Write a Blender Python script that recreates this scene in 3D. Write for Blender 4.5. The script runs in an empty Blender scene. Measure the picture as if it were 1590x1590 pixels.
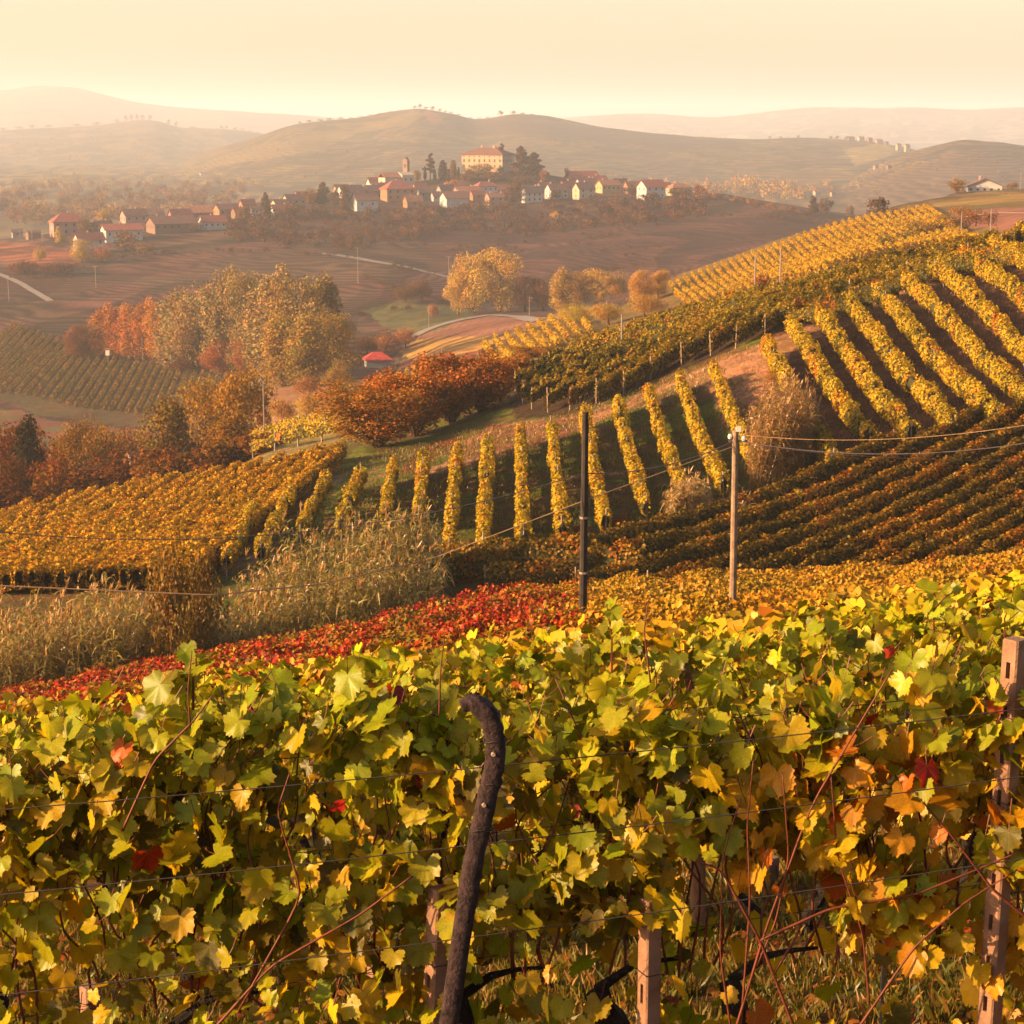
import bpy, bmesh, math, random
import numpy as np
from mathutils import Vector, Matrix

# ---------------------------------------------------------------- camera, light, exposure
scene = bpy.context.scene
C = scene.collection
F = 2967.0
HOR = 200.0
PHI = math.atan((795.0 - HOR) / F)
CP, SP = math.cos(PHI), math.sin(PHI)

cam_d = bpy.data.cameras.new('camera')
cam_d.sensor_width = 36.0
cam_d.lens = 36.0 * F / 1590.0
cam_d.clip_start = 0.1
cam_d.clip_end = 40000.0
cam_d.dof.use_dof = True
cam_d.dof.focus_distance = 8.0
cam_d.dof.aperture_fstop = 22.0
cam = bpy.data.objects.new('camera', cam_d)
cam.rotation_euler = (math.pi / 2 - PHI, 0, 0)
C.objects.link(cam)
scene.camera = cam

SUN_AZ, SUN_EL = math.radians(-106.0), math.radians(15.5)      # azimuth from +Y, negative = left
world = bpy.data.worlds.new('World')
scene.world = world
world.use_nodes = True
wn, wl = world.node_tree.nodes, world.node_tree.links
bg = wn['Background']
sky = wn.new('ShaderNodeTexSky')
sky.sky_type = 'NISHITA'
sky.sun_disc = False
sky.sun_elevation = SUN_EL
sky.sun_rotation = SUN_AZ
sky.air_density = 1.0
sky.dust_density = 2.6
sky.ozone_density = 0.6
tint = wn.new('ShaderNodeMix'); tint.data_type = 'RGBA'; tint.blend_type = 'MULTIPLY'
tint.inputs[0].default_value = 1.0
tint.inputs[7].default_value = (1.0, 0.875, 0.775, 1.0)
wl.new(sky.outputs[0], tint.inputs[6])
wl.new(tint.outputs[2], bg.inputs[0])
bg.inputs[1].default_value = 0.10

sun_d = bpy.data.lights.new('sun', 'SUN')
sun_d.energy = 5.0
sun_d.angle = math.radians(0.6)
sun_d.color = (1.0, 0.64, 0.30)
sun = bpy.data.objects.new('sun', sun_d)
sdir = Vector((math.sin(SUN_AZ) * math.cos(SUN_EL), math.cos(SUN_AZ) * math.cos(SUN_EL), math.sin(SUN_EL)))
sun.rotation_euler = sdir.to_track_quat('Z', 'Y').to_euler()
sun.location = (-60, 0, 60)
C.objects.link(sun)

scene.view_settings.view_transform = 'Standard'
scene.view_settings.look = 'None'
scene.view_settings.gamma = 1.0
scene.view_settings.exposure = 1.66
scene.render.engine = 'CYCLES'
cy = scene.cycles
cy.use_denoising = True
cy.max_bounces = 5
cy.diffuse_bounces = 1
cy.glossy_bounces = 1
cy.transmission_bounces = 4
cy.volume_bounces = 1
cy.transparent_max_bounces = 4
cy.caustics_reflective = False
cy.caustics_refractive = False
cy.sample_clamp_indirect = 4.0

R = np.random.RandomState(7)
random.seed(7)

# ---------------------------------------------------------------- picture <-> world
def gy(y):
    v = (795.0 - np.asarray(y, float)) / F
    return (-SP + v * CP) / (CP + v * SP)

def ray(x, y):
    v = (795.0 - y) / F
    k = CP + v * SP
    return ((x - 795.0) / F / k, 1.0, (-SP + v * CP) / k)

def P(x, y, D):
    r = ray(x, y)
    return np.array([r[0] * D, D, r[2] * D])

def to_px(p):
    p = np.atleast_2d(p)
    fw = p[:, 1] * CP - p[:, 2] * SP
    up = p[:, 1] * SP + p[:, 2] * CP
    return 795 + F * p[:, 0] / fw, 795 - F * up / fw

# ---------------------------------------------------------------- noise
_perm = R.rand(256, 256)
def vnoise(x, y, s=1.0):
    x = np.asarray(x, float) / s + 371.3; y = np.asarray(y, float) / s + 129.7
    xi = np.floor(x).astype(int); yi = np.floor(y).astype(int)
    fx = x - xi; fy = y - yi
    fx = fx * fx * (3 - 2 * fx); fy = fy * fy * (3 - 2 * fy)
    a = _perm[xi & 255, yi & 255]; b = _perm[(xi + 1) & 255, yi & 255]
    c = _perm[xi & 255, (yi + 1) & 255]; d = _perm[(xi + 1) & 255, (yi + 1) & 255]
    return (a * (1 - fx) + b * fx) * (1 - fy) + (c * (1 - fx) + d * fx) * fy

def fbm(x, y, s=1.0, o=4):
    t = 0; a = 1; n = 0
    for i in range(o):
        t = t + a * vnoise(np.asarray(x) + 17 * i, np.asarray(y) - 31 * i, s); n += a
        a *= 0.5; s *= 0.5
    return t / n

# ---------------------------------------------------------------- tagging and meshes
def tag(o, label=None, cat=None, group=None, kind=None):
    if label: o['label'] = label
    if cat: o['category'] = cat
    if group: o['group'] = group
    if kind: o['kind'] = kind
    return o

def empty(name, loc, rz=0.0):
    o = bpy.data.objects.new(name, None)
    o.location = [float(v) for v in loc]
    o.rotation_euler = (0, 0, rz)
    o.empty_display_size = 0.3
    C.objects.link(o)
    return o

def mesh_np(name, V, T, mat, col=None, parent=None, loc=None, smooth=False, extra=None):
    """one mesh object from vertices, faces (n by k) and a colour per vertex"""
    V = np.asarray(V, np.float32)
    if loc is not None:
        V = V - np.asarray(loc, np.float32)
    me = bpy.data.meshes.new(name)
    faces = T if isinstance(T, list) else [T]
    faces = [np.asarray(f, np.int32) for f in faces if len(f)]
    nl = sum(f.size for f in faces); nf = sum(len(f) for f in faces)
    me.vertices.add(len(V)); me.vertices.foreach_set('co', V.ravel())
    me.loops.add(nl); me.loops.foreach_set('vertex_index', np.concatenate([f.ravel() for f in faces]))
    me.polygons.add(nf)
    tot = np.concatenate([np.full(len(f), f.shape[1], np.int32) for f in faces])
    st = np.concatenate([[0], np.cumsum(tot)[:-1]]).astype(np.int32)
    me.polygons.foreach_set('loop_start', st)
    me.polygons.foreach_set('loop_total', tot)
    if smooth:
        me.polygons.foreach_set('use_smooth', np.ones(nf, bool))
    if col is not None:
        c = np.ones((len(V), 4), np.float32); c[:, :3] = col
        a = me.color_attributes.new('col', 'FLOAT_COLOR', 'POINT')
        a.data.foreach_set('color', c.ravel())
    if extra:
        for k, arr in extra.items():
            a = me.attributes.new(k, 'FLOAT', 'POINT')
            a.data.foreach_set('value', np.asarray(arr, np.float32))
    me.update(calc_edges=True)
    if mat: me.materials.append(mat)
    o = bpy.data.objects.new(name, me)
    C.objects.link(o)
    if loc is not None and parent is None:
        o.location = [float(v) for v in loc]
    if parent is not None:
        o.parent = parent
    return o

def copy_tree(o, parent=None):
    c = o.copy(); C.objects.link(c)
    if parent is not None: c.parent = parent
    for ch in list(o.children):
        copy_tree(ch, c)
    return c

class MB:
    """collects boxes, tubes and polygons into one mesh (local coordinates)"""
    def __init__(s): s.v = []; s.f = []; s.n = 0
    def add(s, V, Fs):
        s.v.append(np.asarray(V, float)); s.f += [tuple(i + s.n for i in f) for f in Fs]; s.n += len(V)
    def box(s, x0, x1, y0, y1, z0, z1, M=None):
        V = np.array([[x, y, z] for z in (z0, z1) for y in (y0, y1) for x in (x0, x1)], float)
        if M is not None: V = V @ np.array(M)[:3, :3].T + np.array(M)[:3, 3]
        s.add(V, [(0, 2, 3, 1), (4, 5, 7, 6), (0, 1, 5, 4), (2, 6, 7, 3), (0, 4, 6, 2), (1, 3, 7, 5)])
    def tube(s, pts, rad, n=6, cap=True, jit=0.0):
        pts = np.asarray(pts, float); m = len(pts)
        rad = np.broadcast_to(rad, (m,))
        T = np.gradient(pts, axis=0); T /= np.linalg.norm(T, axis=1)[:, None] + 1e-9
        ref = np.array([0.3, 0.9, 0.1]) if abs(T[0][2]) > 0.7 else np.array([0, 0, 1.0])
        V = []
        for i in range(m):
            a = np.cross(T[i], ref); a /= np.linalg.norm(a) + 1e-9
            b = np.cross(T[i], a)
            for k in range(n):
                t = 2 * math.pi * k / n
                r = rad[i] * (1 + (R.rand() - .5) * jit)
                V.append(pts[i] + r * (math.cos(t) * a + math.sin(t) * b))
        Fs = [(i * n + k, i * n + (k + 1) % n, (i + 1) * n + (k + 1) % n, (i + 1) * n + k) for i in range(m - 1) for k in range(n)]
        if cap: Fs += [tuple(range(n - 1, -1, -1)), tuple((m - 1) * n + k for k in range(n))]
        s.add(V, Fs)
    def build(s, name, mat, parent=None, loc=None, smooth=False):
        V = np.concatenate(s.v)
        if loc is not None: V = V - np.asarray(loc, float)
        me = bpy.data.meshes.new(name)
        me.from_pydata(V.tolist(), [], s.f)
        if smooth:
            me.polygons.foreach_set('use_smooth', np.ones(len(me.polygons), bool))
        me.materials.append(mat)
        o = bpy.data.objects.new(name, me); C.objects.link(o)
        if parent is not None: o.parent = parent
        elif loc is not None: o.location = [float(v) for v in loc]
        return o

# ---------------------------------------------------------------- materials
def new_mat(name):
    m = bpy.data.materials.new(name); m.use_nodes = True
    nt = m.node_tree
    for n in list(nt.nodes): nt.nodes.remove(n)
    return m, nt.nodes, nt.links

def N(ns, t, **kw):
    n = ns.new(t)
    for k, v in kw.items(): setattr(n, k, v)
    return n

def mixc(ns, ls, mode, a, b, fac=1.0):
    m = ns.new('ShaderNodeMix'); m.data_type = 'RGBA'; m.blend_type = mode
    for i, s in ((0, fac), (6, a), (7, b)):
        if isinstance(s, (int, float)): m.inputs[i].default_value = s
        elif isinstance(s, tuple): m.inputs[i].default_value = (*s, 1.0)
        else: ls.new(s, m.inputs[i])
    return m.outputs[2]

def ramp(ns, ls, src, stops):
    r = ns.new('ShaderNodeValToRGB')
    while len(r.color_ramp.elements) < len(stops): r.color_ramp.elements.new(0.5)
    for e, (p, c) in zip(r.color_ramp.elements, stops):
        e.position = p; e.color = (*c, 1.0) if isinstance(c, tuple) else (c, c, c, 1.0)
    ls.new(src, r.inputs[0])
    return r.outputs[0]

def noise(ns, ls, scale, detail=4, coord=None, rough=0.6):
    n = ns.new('ShaderNodeTexNoise'); n.inputs['Scale'].default_value = scale
    n.inputs['Detail'].default_value = detail; n.inputs['Roughness'].default_value = rough
    if coord is not None: ls.new(coord, n.inputs['Vector'])
    return n.outputs['Fac']

def mat_leaf(name, trans=0.4, gloss=0.06, veins=False, near=False):
    m, ns, ls = new_mat(name)
    out = N(ns, 'ShaderNodeOutputMaterial')
    oi = N(ns, 'ShaderNodeObjectInfo')
    if near:
        col = oi.outputs['Color']
    else:
        at = N(ns, 'ShaderNodeAttribute', attribute_name='col')
        col = mixc(ns, ls, 'MULTIPLY', at.outputs['Color'], oi.outputs['Color'])
    if near:
        tc = N(ns, 'ShaderNodeTexCoord')
        nz = noise(ns, ls, 18, 4, tc.outputs['Object'])
        mp = N(ns, 'ShaderNodeMapRange'); mp.inputs[1].default_value = .35; mp.inputs[2].default_value = .7
        mp.inputs[3].default_value = .75; mp.inputs[4].default_value = 1.15
        ls.new(nz, mp.inputs[0])
        col = mixc(ns, ls, 'MULTIPLY', col, mp.outputs[0])
        nb = noise(ns, ls, 45, 3, tc.outputs['Object'])
        blot = ramp(ns, ls, nb, [(.66, 0.0), (.74, 1.0)])
        col = mixc(ns, ls, 'MIX', col, (.16, .055, .012), blot)
        ea = N(ns, 'ShaderNodeAttribute', attribute_name='edge')
        ep = N(ns, 'ShaderNodeMath', operation='POWER'); ep.inputs[1].default_value = 7
        ls.new(ea.outputs['Fac'], ep.inputs[0])
        ne = ramp(ns, ls, noise(ns, ls, 9, 4, tc.outputs['Object']), [(.50, 0.0), (.62, 1.0)])
        em = N(ns, 'ShaderNodeMath', operation='MULTIPLY'); ls.new(ep.outputs[0], em.inputs[0]); ls.new(ne, em.inputs[1])
        col = mixc(ns, ls, 'MIX', col, (.30, .12, .02), em.outputs[0])
    if veins:
        va = N(ns, 'ShaderNodeAttribute', attribute_name='vein')
        pw = N(ns, 'ShaderNodeMath', operation='POWER'); pw.inputs[1].default_value = 26
        ls.new(va.outputs['Fac'], pw.inputs[0])
        sc = N(ns, 'ShaderNodeMath', operation='MULTIPLY'); sc.inputs[1].default_value = .22
        ls.new(pw.outputs[0], sc.inputs[0])
        col = mixc(ns, ls, 'MIX', col, (.62, .52, .16), sc.outputs[0])
    col = mixc(ns, ls, 'MULTIPLY', col, (.80, .70, .5) if near else (.82, .65, .45))
    d = N(ns, 'ShaderNodeBsdfDiffuse'); t = N(ns, 'ShaderNodeBsdfTranslucent')
    ls.new(col, d.inputs[0])
    # light through a leaf comes out more saturated and yellower
    g = N(ns, 'ShaderNodeGamma'); g.inputs[1].default_value = 0.85
    ls.new(col, g.inputs[0])
    ls.new(mixc(ns, ls, 'MULTIPLY', g.outputs[0], (1.0, .93, .5)), t.inputs[0])
    mx = N(ns, 'ShaderNodeMixShader'); mx.inputs[0].default_value = trans
    ls.new(d.outputs[0], mx.inputs[1]); ls.new(t.outputs[0], mx.inputs[2])
    gl = N(ns, 'ShaderNodeBsdfGlossy'); gl.inputs['Roughness'].default_value = 0.42
    m2 = N(ns, 'ShaderNodeMixShader'); m2.inputs[0].default_value = gloss
    ls.new(mx.outputs[0], m2.inputs[1]); ls.new(gl.outputs[0], m2.inputs[2])
    ls.new(m2.outputs[0], out.inputs[0])
    return m

def mat_ground(name, s1=0.6, s2=6.0, bump=0.3, bscale=8.0, bdist=.05, stripes=None, amp=0.55):
    m, ns, ls = new_mat(name)
    out = N(ns, 'ShaderNodeOutputMaterial'); b = N(ns, 'ShaderNodeBsdfPrincipled')
    b.inputs['Roughness'].default_value = 0.95
    b.inputs['Specular IOR Level'].default_value = 0.1
    at = N(ns, 'ShaderNodeAttribute', attribute_name='col')
    gm = N(ns, 'ShaderNodeNewGeometry')
    pos = gm.outputs['Position']
    col = at.outputs['Color']
    for s, a in ((s1, amp), (s2, amp * .8)):
        nz = noise(ns, ls, s, 5, pos)
        mr = N(ns, 'ShaderNodeMapRange'); mr.inputs[1].default_value = .3; mr.inputs[2].default_value = .7
        mr.inputs[3].default_value = 1 - a; mr.inputs[4].default_value = 1 + a
        ls.new(nz, mr.inputs[0])
        col = mixc(ns, ls, 'MULTIPLY', col, mr.outputs[0])
    if stripes:
        sa = N(ns, 'ShaderNodeAttribute', attribute_name='stripe')
        sx = N(ns, 'ShaderNodeSeparateXYZ'); ls.new(pos, sx.inputs[0])
        nz = noise(ns, ls, .012, 2, pos)
        ma = N(ns, 'ShaderNodeMath', operation='MULTIPLY_ADD'); ma.inputs[1].default_value = 6.0
        ls.new(nz, ma.inputs[0]); ls.new(sx.outputs[2], ma.inputs[2])
        mu = N(ns, 'ShaderNodeMath', operation='MULTIPLY'); mu.inputs[1].default_value = stripes
        ls.new(ma.outputs[0], mu.inputs[0])
        sn = N(ns, 'ShaderNodeMath', operation='SINE'); ls.new(mu.outputs[0], sn.inputs[0])
        mr = N(ns, 'ShaderNodeMapRange'); mr.inputs[1].default_value = -1; mr.inputs[2].default_value = 1
        mr.inputs[3].default_value = .45; mr.inputs[4].default_value = 1.5
        ls.new(sn.outputs[0], mr.inputs[0])
        st = mixc(ns, ls, 'MULTIPLY', col, mr.outputs[0])
        col = mixc(ns, ls, 'MIX', col, st, sa.outputs['Fac'])
    col = mixc(ns, ls, 'MULTIPLY', col, (.74, .58, .52))
    ls.new(col, b.inputs['Base Color'])
    bp = N(ns, 'ShaderNodeBump'); bp.inputs['Strength'].default_value = bump; bp.inputs['Distance'].default_value = bdist
    ls.new(noise(ns, ls, bscale, 6, pos), bp.inputs['Height']); ls.new(bp.outputs[0], b.inputs['Normal'])
    ls.new(b.outputs[0], out.inputs[0])
    return m

def mat_solid(name, color, rough=0.85, nscale=4.0, amp=0.3, bump=0.2, bscale=20.0, bdist=.01, objcol=False, detail=6, metal=0.0):
    m, ns, ls = new_mat(name)
    out = N(ns, 'ShaderNodeOutputMaterial'); b = N(ns, 'ShaderNodeBsdfPrincipled')
    b.inputs['Roughness'].default_value = rough; b.inputs['Metallic'].default_value = metal
    b.inputs['Specular IOR Level'].default_value = 0.25
    tc = N(ns, 'ShaderNodeTexCoord')
    if objcol:
        base = N(ns, 'ShaderNodeObjectInfo').outputs['Color']
    else:
        rg = N(ns, 'ShaderNodeRGB'); rg.outputs[0].default_value = (*color, 1); base = rg.outputs[0]
    nz = noise(ns, ls, nscale, detail, tc.outputs['Object'])
    mr = N(ns, 'ShaderNodeMapRange'); mr.inputs[1].default_value = .3; mr.inputs[2].default_value = .7
    mr.inputs[3].default_value = 1 - amp; mr.inputs[4].default_value = 1 + amp
    ls.new(nz, mr.inputs[0])
    cc = mixc(ns, ls, 'MULTIPLY', base, mr.outputs[0])
    ls.new(mixc(ns, ls, 'MULTIPLY', cc, (.78, .76, .78)), b.inputs['Base Color'])
    bp = N(ns, 'ShaderNodeBump'); bp.inputs['Strength'].default_value = bump; bp.inputs['Distance'].default_value = bdist
    ls.new(noise(ns, ls, bscale, 5, tc.outputs['Object']), bp.inputs['Height']); ls.new(bp.outputs[0], b.inputs['Normal'])
    ls.new(b.outputs[0], out.inputs[0])
    return m

M = {}
M['leaf_near'] = mat_leaf('vine_leaf', 0.45, 0.015, veins=True, near=True)
M['leaf'] = mat_leaf('foliage', 0.2, 0.012)
M['leaf_far'] = mat_leaf('foliage_far', 0.2, 0.0)
M['blade'] = mat_leaf('grass_blade', 0.4, 0.03)
M['near_ground'] = mat_ground('near_ground', .8, 9, .8, 14, .06)
M['hill_ground'] = mat_ground('hill_ground', .25, 2.2, .6, 2.5, .3, amp=.45)
M['valley_ground'] = mat_ground('valley_ground', .03, .35, .5, .5, 1.0, stripes=2 * math.pi / .55, amp=.28)
M['far_ground'] = mat_ground('far_ground', .006, .05, .4, .05, 4.0, stripes=2 * math.pi / 2.6, amp=.3)
M['bark'] = mat_solid('bark', (.07, .045, .03), .95, 12, .5, 1.0, 40, .02)
M['trunk_vine'] = mat_solid('old_vine_wood', (.018, .012, .010), .95, 20, .6, 1.0, 60, .02)
M['cane'] = mat_solid('vine_cane', (.13, .03, .014), .55, 15, .35, .3, 80, .003)
M['concrete'] = mat_solid('weathered_concrete', (.25, .135, .085), .9, 9, .35, .8, 90, .006)
M['hook'] = mat_solid('dark_concrete', (.034, .019, .020), .92, 30, .8, 1.0, 60, .012)  # very dark concrete with strong random mottling
M['postwood'] = mat_solid('post_wood', (.30, .22, .17), .9, 6, .35, .6, 50, .006)
M['pole'] = mat_solid('pole_wood', (.26, .17, .11), .85, 5, .4, .5, 30, .01)
M['pole_dark'] = mat_solid('tarred_pole_wood', (.035, .026, .022), .8, 5, .4, .5, 30, .01)
M['farpole'] = mat_solid('far_pole', (.26, .20, .17), .9, 1, .1)
M['wire'] = mat_solid('rusty_wire', (.035, .025, .022), .6, 30, .4, .2, 80, .001)
M['cable'] = mat_solid('cable', (.10, .08, .09), .6, 3, .2)
M['cable_pale'] = mat_solid('pale_cable', (.42, .26, .14), .6, 3, .2)
M['insul'] = mat_solid('insulator', (.75, .68, .6), .3, 5, .1)
M['metal'] = mat_solid('galvanised_stake', (.42, .38, .36), .35, 12, .3, .2, 60, .001, metal=.8)
M['wall'] = mat_solid('house_wall', None, .9, .35, .14, .2, 3, .03, objcol=True)
M['roof'] = mat_solid('roof_tiles', None, .9, .9, .32, .8, 3.5, .12, objcol=True)
M['window'] = mat_solid('window_dark', (.035, .03, .035), .4, 1, .2)
M['core'] = mat_solid('light_block_core', (.05, .045, .012), .95, 6, .5, .8, 12, .05)  # dark opaque filler for the cores that block light inside vine rows
M['reed'] = mat_leaf('reed', 0.35, 0.05)
M['road'] = mat_solid('pale_road', (.24, .195, .17), .9, .2, .15)

# ---------------------------------------------------------------- terrain
def pchip(x, y, q):
    """monotone cubic through (x, y); y may be 2-D (points along axis 0); linear beyond the ends"""
    x = np.asarray(x, float); y = np.asarray(y, float)
    one = y.ndim == 1
    if one: y = y[:, None]
    h = np.diff(x)[:, None]; d = np.diff(y, axis=0) / h
    m = np.zeros_like(y)
    w1 = 2 * h[1:] + h[:-1]; w2 = h[1:] + 2 * h[:-1]
    with np.errstate(divide='ignore', invalid='ignore'):
        hm = (w1 + w2) / (w1 / d[:-1] + w2 / d[1:])
    m[1:-1] = np.where(d[:-1] * d[1:] > 0, hm, 0)
    m[0], m[-1] = d[0], d[-1]
    q = np.asarray(q, float)
    i = np.clip(np.searchsorted(x, q) - 1, 0, len(x) - 2)
    t = ((q - x[i]) / (x[i + 1] - x[i]))[:, None]
    H = (x[i + 1] - x[i])[:, None]
    tc = np.clip(t, 0, 1)
    r = ((1 + 2 * tc) * (1 - tc) ** 2 * y[i] + tc * (1 - tc) ** 2 * H * m[i]
         + tc ** 2 * (3 - 2 * tc) * y[i + 1] + tc ** 2 * (tc - 1) * H * m[i + 1])
    r = r + np.where(t > 1, (t - 1) * H * d[-1], 0) + np.where(t < 0, t * H * d[0], 0)
    return r[:, 0] if one else r

class Sheet:
    """a hillside: heights laid out by direction (x over depth) and depth"""
    def __init__(s, cols, ymid, D0, D1, nd, na, amp=0.0, ns=20.0, fall=0.35, rise=0.25):
        xs = sorted(cols)
        v = (795.0 - ymid) / F; k = CP + v * SP
        s.D = np.linspace(D0, D1, nd)
        a_c = np.array([(x - 795.0) / F / k for x in xs])
        zc = []
        for x in xs:
            c = cols[x]; D = np.array([p[0] for p in c], float); z = D * gy([p[1] for p in c])
            q = pchip(D, z, np.clip(s.D, D[0], D[-1]))
            q = q - np.clip(s.D - D[-1], 0, None) * fall - np.clip(D[0] - s.D, 0, None) * rise
            zc.append(q)
        s.a = np.linspace(a_c[0] - .14, a_c[-1] + .14, int(na * 1.4))
        s.Z = pchip(a_c, np.array(zc), np.clip(s.a, a_c[0], a_c[-1]))                # na x nd
        s.Z = np.maximum(s.Z, -118.0 + .02 * s.a[:, None])
        X = s.a[:, None] * s.D[None]; Y = np.broadcast_to(s.D[None], X.shape)
        if amp: s.Z = s.Z + amp * (fbm(X, Y, ns) - 0.5) * 2
    def z(s, X, Y):
        X = np.asarray(X, float); Y = np.asarray(Y, float)
        a = np.clip((X / Y - s.a[0]) / (s.a[1] - s.a[0]), 0, len(s.a) - 1.001)
        d = np.clip((Y - s.D[0]) / (s.D[1] - s.D[0]), 0, len(s.D) - 1.001)
        i = a.astype(int); j = d.astype(int); fa = a - i; fd = d - j
        Z = s.Z
        return (Z[i, j] * (1 - fa) + Z[i + 1, j] * fa) * (1 - fd) + (Z[i, j + 1] * (1 - fa) + Z[i + 1, j + 1] * fa) * fd
    def hit(s, x, y, dmin=None, dmax=None):
        """where the line of sight through picture point (x, y) meets this ground"""
        r = ray(x, y)
        D = np.linspace(dmin or s.D[0] * 1.001, dmax or s.D[-1] * .999, 4000)
        h = D * r[2] - s.z(D * r[0], D)
        k = np.where((h[1:] <= 0) & (h[:-1] > 0))[0]
        if len(k): d = D[k[0]] + (D[1] - D[0]) * h[k[0]] / (h[k[0]] - h[k[0] + 1] + 1e-9)
        else: d = D[np.argmin(h)]
        X = d * r[0]
        return np.array([X, d, float(s.z(np.array([X]), np.array([d]))[0])])
    def grid(s):
        X = s.a[:, None] * s.D[None]; Y = np.broadcast_to(s.D[None], X.shape)
        V = np.stack([X, Y, s.Z], -1).reshape(-1, 3)
        na, nd = s.Z.shape
        i = (np.arange(na - 1)[:, None] * nd + np.arange(nd - 1)[None]).ravel()
        return V, np.stack([i, i + nd, i + nd + 1, i + 1], 1)

def in_poly(px, py, poly):
    poly = np.asarray(poly, float); ins = np.zeros(np.shape(px), bool)
    x0, y0 = poly[-1]
    for x1, y1 in poly:
        c = ((y1 > py) != (y0 > py)) & (px < (x0 - x1) * (py - y1) / (y0 - y1 + 1e-12) + x1)
        ins ^= c; x0, y0 = x1, y1
    return ins

# near slope the camera stands above
def zN(X, Y):
    X = np.asarray(X, float); Y = np.asarray(Y, float)
    tilt = np.where(X > 0, .1 - .035 * np.clip((Y - 12) / 50, 0, 1), .1 + .10 * np.clip((Y - 10) / 35, 0, 1))
    z = -2.2 - .235 * Y + tilt * X
    z = z - .018 * np.clip(Y - 84, 0, None) ** 2 * np.clip(1.2 + X / 60, .6, 1.5)
    z = z - .35 * np.exp(-((Y - 22) / 9.0) ** 2) * np.clip((5 - X) / 7, 0, 1) + np.interp(Y, [14, 20, 30, 45, 60, 80, 88], [0, -.35, -.65, -1.0, -.85, -.2, 0])
    z = z + .12 * (fbm(X, Y, 3.0) - .5) + .8 * (fbm(X, Y, 25.0, 2) - .5) * np.clip((Y - 14) / 30, 0, 1)
    return np.where(Y < 3.0, -2.2 - .235 * 3 + tilt * X + (3 - Y) * .12, z)

ys = np.concatenate([np.linspace(-14, 3, 18), np.linspace(3.2, 18, 110), np.linspace(18.6, 118, 130)])
xs_ = np.concatenate([np.linspace(-60, -7, 70), np.linspace(-6.8, 6.8, 120), np.linspace(7, 60, 70)])
XX, YY = np.meshgrid(xs_, ys, indexing='ij')
V = np.stack([XX, YY, zN(XX, YY)], -1).reshape(-1, 3)
nd = len(ys); i = (np.arange(len(xs_) - 1)[:, None] * nd + np.arange(nd - 1)[None]).ravel()
n1 = fbm(V[:, 0], V[:, 1], 1.2)[:, None]
gcol = np.where(n1 > .5, np.array([[.085, .10, .018]]), np.array([[.13, .085, .03]])) * (0.7 + .6 * fbm(V[:, 0] + 50, V[:, 1], .4)[:, None])
near_ground = mesh_np('near_ground', V, np.stack([i, i + nd, i + nd + 1, i + 1], 1), M['near_ground'], gcol, smooth=True)
tag(near_ground, kind='structure')

BC = {
 -150: [(95,1010),(110,950),(130,905),(150,875),(172,850),(200,890),(240,960)],
 0: [(95,990),(110,925),(130,880),(150,845),(172,808),(200,860),(240,930)],
 130: [(97,980),(112,915),(133,860),(155,812),(178,776),(203,825),(240,900)],
 260: [(100,965),(115,900),(135,838),(160,785),(182,752),(205,790),(240,860)],
 400: [(100,960),(115,890),(135,815),(160,760),(180,725),(200,716),(225,702),(250,690),(275,740)],
 520: [(100,950),(112,895),(130,810),(150,745),(170,705),(190,692),(220,668),(250,645),(275,690)],
 660: [(100,925),(112,865),(130,790),(150,725),(165,700),(185,662),(210,632),(240,607),(265,650)],
 800: [(100,900),(112,850),(130,770),(150,695),(162,668),(175,638),(190,610),(210,580),(230,570),(255,610)],
 900: [(100,890),(110,842),(126,770),(145,695),(158,655),(172,618),(186,588),(205,548),(225,532),(255,560)],
 1000: [(100,880),(108,838),(122,785),(140,710),(155,640),(165,612),(180,570),(200,522),(220,500),(250,520)],
 1200: [(98,900),(105,850),(115,800),(128,730),(140,660),(155,580),(168,530),(185,483),(205,455),(240,475)],
 1400: [(92,905),(100,860),(112,785),(128,690),(145,605),(160,532),(172,482),(190,437),(210,408),(240,430)],
 1590: [(90,890),(98,850),(110,765),(125,670),(142,585),(158,502),(172,443),(190,398),(210,364),(240,385)],
 1760: [(88,870),(97,820),(110,730),(125,630),(142,545),(158,460),(172,403),(190,358),(210,325),(240,345)],
}
SB = Sheet(BC, 700, 80, 300, 300, 440, amp=.22, ns=9, fall=.45, rise=.22)
V, Fc = SB.grid()
px, py = to_px(V)
nn = fbm(V[:, 0], V[:, 1], 2.5); nf = fbm(V[:, 0] + 90, V[:, 1], .9)
n2 = fbm(V[:, 0] + 31, V[:, 1] * 2.0, 7.0)
def m3(c, *cs):
    return np.array(c, float)[None]
hc = np.where((nn > .47)[:, None], m3((.085, .115, .014)), m3((.12, .085, .028)))
def paint(arr, poly, c, c2=None, th=.5, mask=None, nz=None):
    ins = in_poly(px + 10 * (nn - .5), py + 8 * (nf - .5), poly)
    if mask is not None: ins &= mask
    arr[ins] = c
    if c2 is not None:
        k = ins & ((nf if nz is None else nz) > th); arr[k] = c2
paint(hc, [(0,800),(300,730),(540,675),(520,720),(430,800),(330,880),(300,1000),(-160,1000),(-160,840)], (.16,.10,.03), (.12,.10,.02))
paint(hc, [(1185,520),(1320,465),(1400,425),(1600,360),(1800,320),(1800,640),(1590,690),(1290,740),(1180,600)], (.13,.065,.035), (.15,.085,.04), .5)
paint(hc, [(600,1000),(680,880),(900,845),(1000,838),(1180,805),(1300,735),(1600,680),(1800,640),(1800,1000)], (.075,.05,.022), (.09,.07,.02))
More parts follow.
